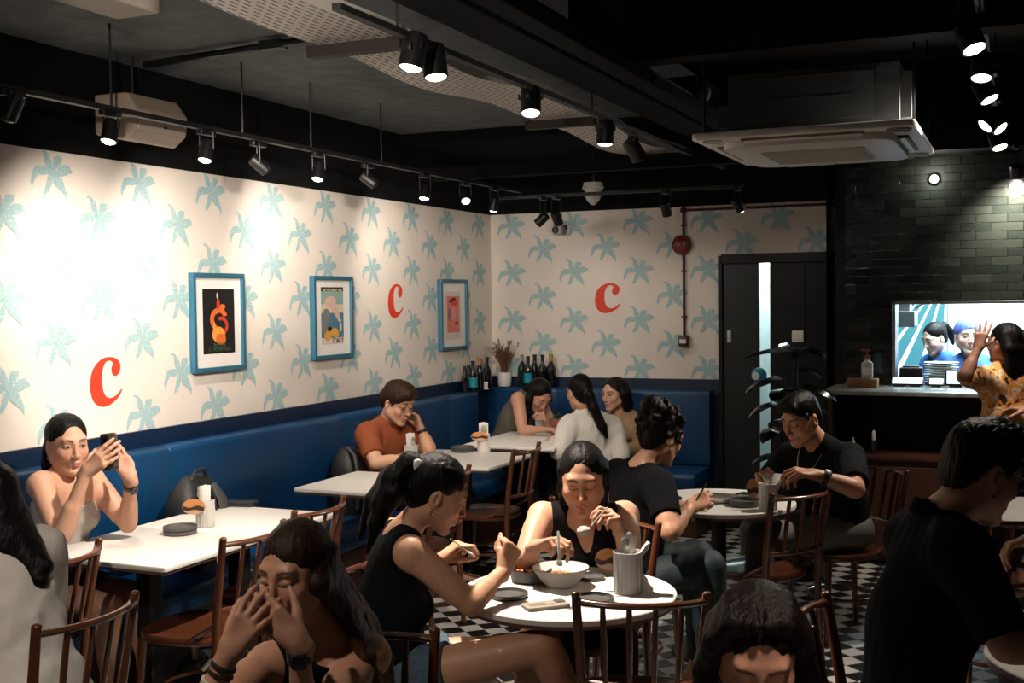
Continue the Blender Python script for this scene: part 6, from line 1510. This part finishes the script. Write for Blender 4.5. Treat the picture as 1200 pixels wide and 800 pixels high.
# ---- 7: curly hair, black tee
if want('7'):
    J = dict(P=W(734, 668, 5.16), C=W(742, 607, 5.17), N=W(750, 548, 5.14), H=W(775, 511, 5.17), face=img(.72, -.52, -.36), RS=W(772, 568, 5.0), LS=W(723, 556, 5.28), RE=W(785, 622, 4.86), RW=W(808, 595, 5.06), LE=W(752, 610, 5.5), LW=W(792, 592, 5.52), RK=W(830, 664, 5.0), LK=W(818, 652, 5.3))
    sit(J, img(.9, -.3)); chk('7', J)
    p = Person('person in a black tee with curly tied up hair, seen from behind', J, sex='f', size=1.06, girth=1.1, tone=(.47, .235, .14), res=.007, fine=.0036)
    p.hand('R', img(.75, -.2, .35), img(-.3, -.6, -.5), ((.8, 1.0, .6),), thumb=(.85, .2, .4)); p.hand('L', img(.9, .2, 0), A(0, 0, -1)); p.finish()
    tee(p, F_BLACK, .66, .013, z0=.52, wr=.0022); trousers(p, F_TEAL)
    L = p.hl; rnd = random.Random(3); ch = []
    for k in range(90):
        a = rnd.uniform(0, 6.28); t_ = rnd.uniform(-.5, 1.0); rr = math.sqrt(max(0, 1-t_*t_)); c = A(.082*rr*math.cos(a), -.022+.098*rr*math.sin(a), .035+.09*t_)
        if c[1] > .055 and c[2] < .085: continue
        c2 = c*1.10+A(rnd.uniform(-.02, .02), rnd.uniform(-.02, .01), rnd.uniform(-.01, .03)); ch.append(([L(*c), L(*c2)], [.015, .006]))
    ch += [([L(0, -.07, .08), L(.0, -.10, .105)], [.045, .05]), ([L(.03, -.10, .10), L(-.03, -.10, .11)], [.035, .035])]
    p.hair(M_HAIRD, 'pulled', ch, wr=.004)
    p.earring(1, M_GOLD, .006)
    b = MB(); q0, q1 = W(816, 586, 5.0), W(828, 566, 5.05); b.tube([q0*0, (q1-q0)*.6, q1-q0], [.0045, .004, .003], 6); o = b.build('writing_pen', M_METB, loc=tuple(q0)); tag(o, 'black slim utensil held by the person with curly hair', 'utensil')

# ---- 8: necklace man
if want('8'):
    J = dict(P=W(982, 612, 6.02), C=W(975, 572, 5.98), N=W(962, 523, 5.93), H=W(939, 490, 5.85), face=img(-.74, .48, -.36), RS=W(925, 534, 6.10), LS=W(997, 536, 5.76), RE=W(888, 578, 6.14), RW=W(893, 560, 5.92), LE=W(1003, 573, 5.46), LW=W(956, 556, 5.46), LK=W(892, 630, 5.78), RK=W(884, 622, 6.12))
    sit(J, img(-.9, .3)); chk('8', J)
    p = Person('man in a black tee with a silver necklace and watch at the round table', J, sex='m', tone=(.40, .19, .105), res=.0065, fine=.0034, size=1.0)
    p.hand('L', img(-.95, .15, .12), img(-.1, -.3, -.95), ((.5, .7, .4), (.6, .8, .4), (.7, .8, .4), (.8, .8, .4)), thumb=(.8, .25, .5)); p.hand('R', img(-.1, .75, .35), img(.4, .2, -.9), ((.7, .9, .5),), thumb=(.8, .3, .4)); p.finish()
    tee(p, F_BLACK, .80, .016, wr=.0022); trousers(p, F_SHORTG, 'trousers', True, .5, .013)
    L = p.hl; p.hair(M_HAIR, 'short', [([L(-.04, .07, .085), L(.04, .07, .085)], [.024, .024])], vol=.98, cutter=((0, .116, -.034), (.080, .084, .138)), res=.004)
    N, u_, f_ = p.J['N'], nrm(p.J['N']-p.C), None; fc = np.cross(u_, p.r)
    pts = [N+u_*(.045-.11*((1-math.cos(a))/2))+p.r*.068*math.sin(a)+fc*(.012+.082*(1-math.cos(a))/2) for a in np.linspace(-2.4, 2.4, 25)]
    pts = [N+u_*(.050-.100*max(math.cos(a), -.5)-.02)+p.r*.075*math.sin(a)+fc*(.050+.120*max(math.cos(a), -.3)) for a in np.linspace(-1.9, 1.9, 25)]
    b = MB(); b.tube(pts, .0028, 6); b.build('necklace', M_SILV, p.ob, loc=tuple(-p.base))
    p.wristband('L', .045, .026, M_WATCH, face=img(-.1, .6, .7), r=.030); p.wristband('R', .03, .01, M_STRAP, 'bracelet')

# ---- 9, 10, 11: the corner table
if want('9'):
    J = dict(P=W(584, 531, 9.02), N=W(612, 464, 8.93), H=W(632, 463, 8.80), face=img(.42, .60, -.66), hup=img(.3, .35, .8), RS=W(607, 467, 8.74), LS=W(628, 461, 9.10), RE=W(612, 504, 8.62), RW=W(634, 503, 8.52), LE=W(648, 500, 8.95), LW=W(642, 498, 8.70))
    J['P'][2] = .56; sit(J, (1, -.15)); chk('9', J)
    p = Person('woman in an olive sleeveless top bending over the far corner table', J, tone=(.50, .26, .17), res=.009, fine=.0045)
    p.hand('R', img(.8, .3, 0), A(0, 0, -1)); p.hand('L', img(-.3, .4, .6), img(-.5, -.3, -.5), ((.7, .8, .5),)); p.finish()
    tank(p, F_OLIVE, 'sleeveless_top', arm=.066); trousers(p, F_DARK)
    L = p.hl; p.hair(M_HAIR, 'loose', [([L(.06, -.03, .05), L(.085, .01, -.03), L(.08, .05, -.10), L(.07, .09, -.16)], [.03, .032, .026, .01]), ([L(-.06, -.03, .05), L(-.085, .02, -.03), L(-.08, .04, -.10)], [.03, .03, .015]), ([L(0, -.08, .03), L(.02, -.09, -.06), L(.04, -.08, -.12)], [.05, .05, .02])], ear=False, res=.0055)
if want('10'):
    J = dict(P=W(694, 550, 8.10), N=W(689, 486, 8.12), H=W(679, 459, 8.10), face=img(-.42, -.88, -.12), RS=W(718, 500, 8.14), LS=W(667, 498, 8.04), RE=W(728, 534, 8.0), RW=W(715, 524, 8.3), LE=W(656, 530, 7.95), LW=W(650, 517, 8.2))
    J['P'][2] = .56; sit(J, img(-.4, -.9)); chk('10', J)
    p = Person('woman in a white shirt with a long low ponytail, seen from behind', J, tone=(.52, .28, .18), res=.009, fine=.0045, girth=1.08)
    p.hand('R', img(-.5, -.8, 0), A(0, 0, -1)); p.hand('L', img(-.3, -.9, 0), A(0, 0, -1)); p.finish()
    cl = {'foreR': (p.J['RW'], nrm(p.J['RW']-p.J['RE'])), 'foreL': (p.J['LW'], nrm(p.J['LW']-p.J['LE']))}
    p.garment('shirt', F_WHITE, ['torso', 'armR', 'armL', 'foreR', 'foreL'], .020, cl, [p.neckcut((.06, .065, .05))], wr=.005, wf=85, st=(1, 1, .6), extra=lambda F: F.cap(p.J['N']-p.f*.02, p.J['N']+p.u*.035, .068, .06, k=.02))
    trousers(p, F_DARK)
    L = p.hl; p.hair(M_HAIR, 'pulled', [([L(0, -.08, .01), L(.01, -.115, -.03), L(.03, -.13, -.12), W(706, 500, 7.98), W(711, 512, 7.98)], [.045, .034, .036, .032, .012])], res=.0055); p.earring(-1, M_SILV, .005)
    b = MB(); b.lathe([(.036, -.008), (.041, -.004), (.041, .004), (.036, .008)], seg=16, R=p.H @ track(A(0, -.6, -.8)), cap=False); b.build('hair_tie', M_WATCH, p.ob, loc=tuple(L(.008, -.108, -.022)-p.base))
if want('11'):
    J = dict(P=W(735, 533, 8.95), N=W(729, 488, 8.92), H=W(720, 461, 8.86), face=img(-.72, .62, -.14), RS=W(707, 498, 9.02), LS=W(750, 497, 8.84), RE=W(702, 522, 8.85), RW=W(708, 520, 8.62), LE=W(752, 528, 8.68), LW=W(728, 527, 8.5))
    J['P'][2] = .56; sit(J, (-.2, -1)); chk('11', J)
    p = Person('woman in a tan jacket with long dark hair on the rear bench', J, tone=(.58, .33, .22), eyes='open', res=.009, fine=.0042)
    p.hand('R', img(.2, .9, 0), A(0, 0, -1)); p.hand('L', img(-.6, .7, 0), A(0, 0, -1)); p.finish()
    cl = {'foreR': (p.J['RW'], nrm(p.J['RW']-p.J['RE'])), 'foreL': (p.J['LW'], nrm(p.J['LW']-p.J['LE']))}
    p.garment('jacket', F_TAN, ['torso', 'armR', 'armL', 'foreR', 'foreL'], .020, cl, [p.neckcut((.06, .065, .06)), p.vcut(.10, .03)], wr=.005, wf=85, st=(1, 1, .6)); trousers(p, F_DARK)
    L = p.hl; ch = []
    for sg in (-1, 1):
        for k in range(4):
            s = k/3; ch.append(([L(sg*.05, -.02-.05*s, .06), L(sg*.082, -.01-.05*s, .0), L(sg*.082, -.02-.05*s, -.09), L(sg*.06, -.05-.03*s, -.2)], [.026, .028, .026, .012]))
    p.hair(M_HAIRD, 'loose', ch, ear=False, res=.0055)

# ---- 12: navy polo
if want('12'):
    J = dict(P=W(1062, 868, 3.14), C=W(1076, 735, 3.16), N=W(1098, 612, 3.14), H=W(1149, 552, 3.08), face=img(.87, -.22, -.36), RS=W(1128, 645, 2.96), LS=W(1070, 628, 3.30), RE=W(1180, 756, 2.86), RW=W(1262, 762, 3.04), LE=W(1150, 720, 3.5), LW=W(1235, 735, 3.45))
    J['P'][2] = .57; sit(J, img(.95, -.2)); chk('12', J)
    p = Person('man in a dark navy polo and glasses at lower right, seen from behind', J, sex='m', tone=(.50, .26, .165), res=.007, fine=.0032, size=1.02)
    p.hand('R', img(.9, -.2, .1), A(0, 0, -1)); p.hand('L', img(.9, .1, 0), A(0, 0, -1)); p.finish()
    uc = nrm(p.J['N']-p.C)
    tee(p, F_NAVY, .88, .017, 'polo_shirt', wr=.0025, neck=p.neckcut((.06, .066, .05), .055, .02))
    b = MB(); N = p.J['N']; fc = np.cross(uc, p.r); rings = []
    for rr, zz in ((.066, .045), (.071, .046), (.083, .008), (.081, .002)): rings.append([N+uc*(zz-.02*math.cos(a)*0-.016*(math.cos(a)))+p.r*rr*math.sin(a)*1.05+fc*(rr*math.cos(a)+.004) for a in np.linspace(.35, 2*PI-.35, 40)])
    for q0, q1 in zip(rings[:-1], rings[1:]): b.strip(q0, q1)
    b.build('polo_collar', F_NAVY, p.ob, loc=tuple(-p.base)); trousers(p, F_DARK)
    L = p.hl; p.hair(M_HAIR, 'short', [([L(-.03, .075, .095), L(.05, .065, .095)], [.034, .032]), ([L(.0, .0, .115), L(.02, .06, .11)], [.035, .035])], vol=1.03, cutter=((0, .120, -.052), (.084, .080, .112)), wr=.003, res=.004)
    p.glasses(M_WATCH); p.earring(1, M_SILV, .004)

# ---- 13: woman at the bottom edge
if want('13'):
    J = dict(P=W(930, 1010, 2.62), N=W(903, 835, 2.42), H=W(888, 760, 2.27), face=img(-.10, .82, -.50), RS=W(815, 872, 2.38), LS=W(998, 868, 2.44), RE=W(800, 1000, 2.2), RW=W(850, 930, 2.05), LE=W(1010, 1000, 2.25), LW=W(930, 935, 2.05))
    J['P'][2] = .55; sit(J, img(0, 1)); chk('13', J)
    p = Person('woman with parted dark hair looking down at the bottom edge', J, tone=(.46, .22, .145), res=.008, fine=.003)
    p.hand('R', img(.3, .4, .6), img(.5, -.5, -.5)); p.hand('L', img(-.3, .4, .6), img(-.5, -.5, -.5)); p.finish()
    tee(p, F_DARK, .7, .012); trousers(p, F_DARK)
    L = p.hl; ch = []; rnd = random.Random(4)
    for sg in (-1, 1):
        for k in range(9):
            s = k/8; ch.append(([L(sg*.010, .055-.10*s, .118-.012*s), L(sg*.050, .030-.07*s, .096), L(sg*(.080-.01*s), .010-.06*s, .025), L(sg*(.096-.02*s)+0, -.01-.05*s, -.08), L(sg*(.115-.03*s), -.02-.05*s, -.19+rnd.uniform(-.03, .02))], [.008, .012, .020, .024, .010]))
    p.hair(M_HAIRD, 'loose', ch, cutter=((0, .114, -.034), (.066, .082, .140)), ear=False, res=.0036, extra=lambda F: F.cap(L(0, .085, .108), L(0, -.03, .136), .0055*p.hs, .004, k=.006, op='s'))

# ---- 14: customer at the counter
if want('14'):
    J = dict(P=W(1182, 500, 6.95), N=W(1181, 433, 6.95), H=W(1177, 402, 6.92), face=img(-.45, -.85, .02), RS=W(1212, 446, 6.98), LS=W(1152, 444, 6.86), LE=W(1131, 440, 6.62), LW=W(1146, 408, 6.66), RE=W(1222, 500, 6.95), RW=W(1205, 480, 6.75), RK=None, LK=None)
    P = A(*J['P']); 
    for sd, s in (('R', 1), ('L', -1)): J[sd+'K'] = A(P[0], P[1], .49)+RTH*s*.09; J[sd+'A'] = A(P[0], P[1], .09)+RTH*s*.09; J['toe'+sd] = nrm(FWH)
    chk('14', J)
    p = Person('woman in an orange floral shirt standing at the counter with one hand raised', J, tone=(.36, .17, .11), res=.009, fine=.0042, size=1.0)
    p.hand('L', img(.28, -.1, .95), img(.2, -.9, 0), ((.15, .3, .2), (.2, .3, .2), (.3, .4, .3), (.4, .5, .3)), spread=(.25, .08, -.1, -.25)); p.hand('R', img(-.5, -.5, 0), A(0, 0, -1)); p.finish()
    tee(p, F_FLORAL, .95, .022, 'floral_shirt', wr=.004, z0=P[2]-.03, wf=85); trousers(p, F_DARK)
    L = p.hl; ch = [([L(x_, -.05, .05), L(x_*1.3, -.085, -.03), L(x_*1.4+.02, -.09, -.12), L(x_*1.3+.04, -.09, -.22)], [.04, .04, .036, .016]) for x_ in (-.05, -.02, .01, .04, .06)]
    p.hair(M_HAIR, 'loose', ch, ear=False, res=.005)
# ---- 15, 16: kitchen
if want('15'):
    J = dict(P=W(1104, 458, 9.5), N=W(1103, 418, 9.42), H=W(1095, 396, 9.35), face=img(-.82, .30, -.38), RS=W(1088, 424, 9.55), LS=W(1118, 424, 9.25), RE=W(1080, 452, 9.45), RW=W(1070, 455, 9.2), LE=W(1118, 458, 9.1), LW=W(1095, 462, 9.0))
    J['P'][2] = .90; P = A(*J['P'])
    for sd, s in (('R', 1), ('L', -1)): J[sd+'K'] = A(P[0], P[1], .47)-FWH*s*.09; J[sd+'A'] = A(P[0], P[1], .09)-FWH*s*.09; J['toe'+sd] = -RTH
    chk('15', J)
    p = Person('kitchen worker with a black ponytail and blue top, in profile behind the hatch', J, tone=(.60, .38, .30), res=.010, fine=.0045)
    p.hand('R', img(-.8, .2, 0), A(0, 0, -1)); p.hand('L', img(-.8, .2, 0), A(0, 0, -1)); p.finish()
    tee(p, F_BLUEK, .9, .014); trousers(p, F_DARK); L = p.hl
    p.hair(M_HAIR, 'pulled', [([L(0, -.08, .04), L(0, -.13, .05), L(0, -.16, -.02), L(0, -.15, -.12)], [.035, .03, .034, .012])], res=.0055)
if want('16'):
    J = dict(P=W(1142, 470, 9.12), N=W(1136, 420, 9.10), H=W(1133, 394, 9.04), face=img(-.10, .98, -.06), RS=W(1116, 428, 9.1), LS=W(1166, 428, 9.1), RE=W(1110, 462, 9.0), RW=W(1128, 468, 8.82), LE=W(1172, 462, 9.0), LW=W(1152, 468, 8.82))
    J['P'][2] = .92; P = A(*J['P'])
    for sd, s in (('R', -1), ('L', 1)): J[sd+'K'] = A(P[0], P[1], .47)+RTH*s*.09; J[sd+'A'] = A(P[0], P[1], .09)+RTH*s*.09; J['toe'+sd] = -FWH
    chk('16', J)
    p = Person('kitchen worker in a blue patterned head scarf facing out through the hatch', J, tone=(.66, .44, .36), eyes='open', res=.010, fine=.0042, hs=1.1)
    p.hand('R', img(.5, .6, 0), A(0, 0, -1)); p.hand('L', img(-.5, .6, 0), A(0, 0, -1)); p.finish()
    tee(p, F_BLUEK, .9, .014); trousers(p, F_DARK)
    p.hair(mat('scarf_blue', (.08, .12, .36), .7, var=.6, vscale=60), 'pulled', [], cutter=((0, .118, -.062), (.080, .084, .112)), vol=1.03, res=.0055, name='head_scarf')
# ---- 17: only an arm enters at the right edge
if want('17'):
    J = dict(P=W(1300, 730, 4.5), N=W(1296, 585, 4.4), H=W(1290, 535, 4.32), face=img(-.7, .6, -.3), RS=W(1262, 605, 4.5), LS=W(1330, 605, 4.25), RE=W(1242, 668, 4.36), RW=W(1207, 632, 4.28), LE=W(1330, 690, 4.15), LW=W(1285, 680, 4.0))
    J['P'][2] = .56; sit(J, img(-.8, .4)); chk('17', J)
    p = Person('person outside the right edge whose hand reaches in beside the man in the navy polo', J, tone=(.55, .30, .19), res=.009, fine=.0035)
    p.hand('R', img(-.85, .1, -.25), img(.0, .2, -.95), ((.6, .7, .4),)); p.hand('L', img(-.8, .2, 0), A(0, 0, -1)); p.finish()
    tee(p, F_DARK, .8, .014); trousers(p, F_DARK); p.hair(M_HAIR, 'short')
# ================================================================== camera, world, colour management
cd = bpy.data.cameras.new('camera'); cam = bpy.data.objects.new('camera', cd); COL.objects.link(cam)
cd.sensor_fit = 'HORIZONTAL'; cd.sensor_width = 36; cd.lens = F_PX/1200*36; cd.clip_start = .05; cd.clip_end = 100
Mx = Matrix.Identity(4)
for i in range(3):
    Mx[i][0] = RT[i]; Mx[i][1] = UP[i]; Mx[i][2] = -FW[i]; Mx[i][3] = CAM[i]
cam.matrix_world = Mx; SC.camera = cam
w = bpy.data.worlds.new('world'); SC.world = w; w.use_nodes = True
w.node_tree.nodes['Background'].inputs[0].default_value = (.9, .8, .75, 1); w.node_tree.nodes['Background'].inputs[1].default_value = .012
SC.view_settings.view_transform = 'Standard'; SC.view_settings.look = 'None'; SC.view_settings.gamma = 1.0
SC.view_settings.exposure = 0.0; SC.view_settings.use_curve_mapping = False
try:
    SC.cycles.max_bounces = 6; SC.cycles.diffuse_bounces = 3; SC.cycles.sample_clamp_indirect = 4; SC.cycles.caustics_reflective = False; SC.cycles.caustics_refractive = False
except Exception: pass
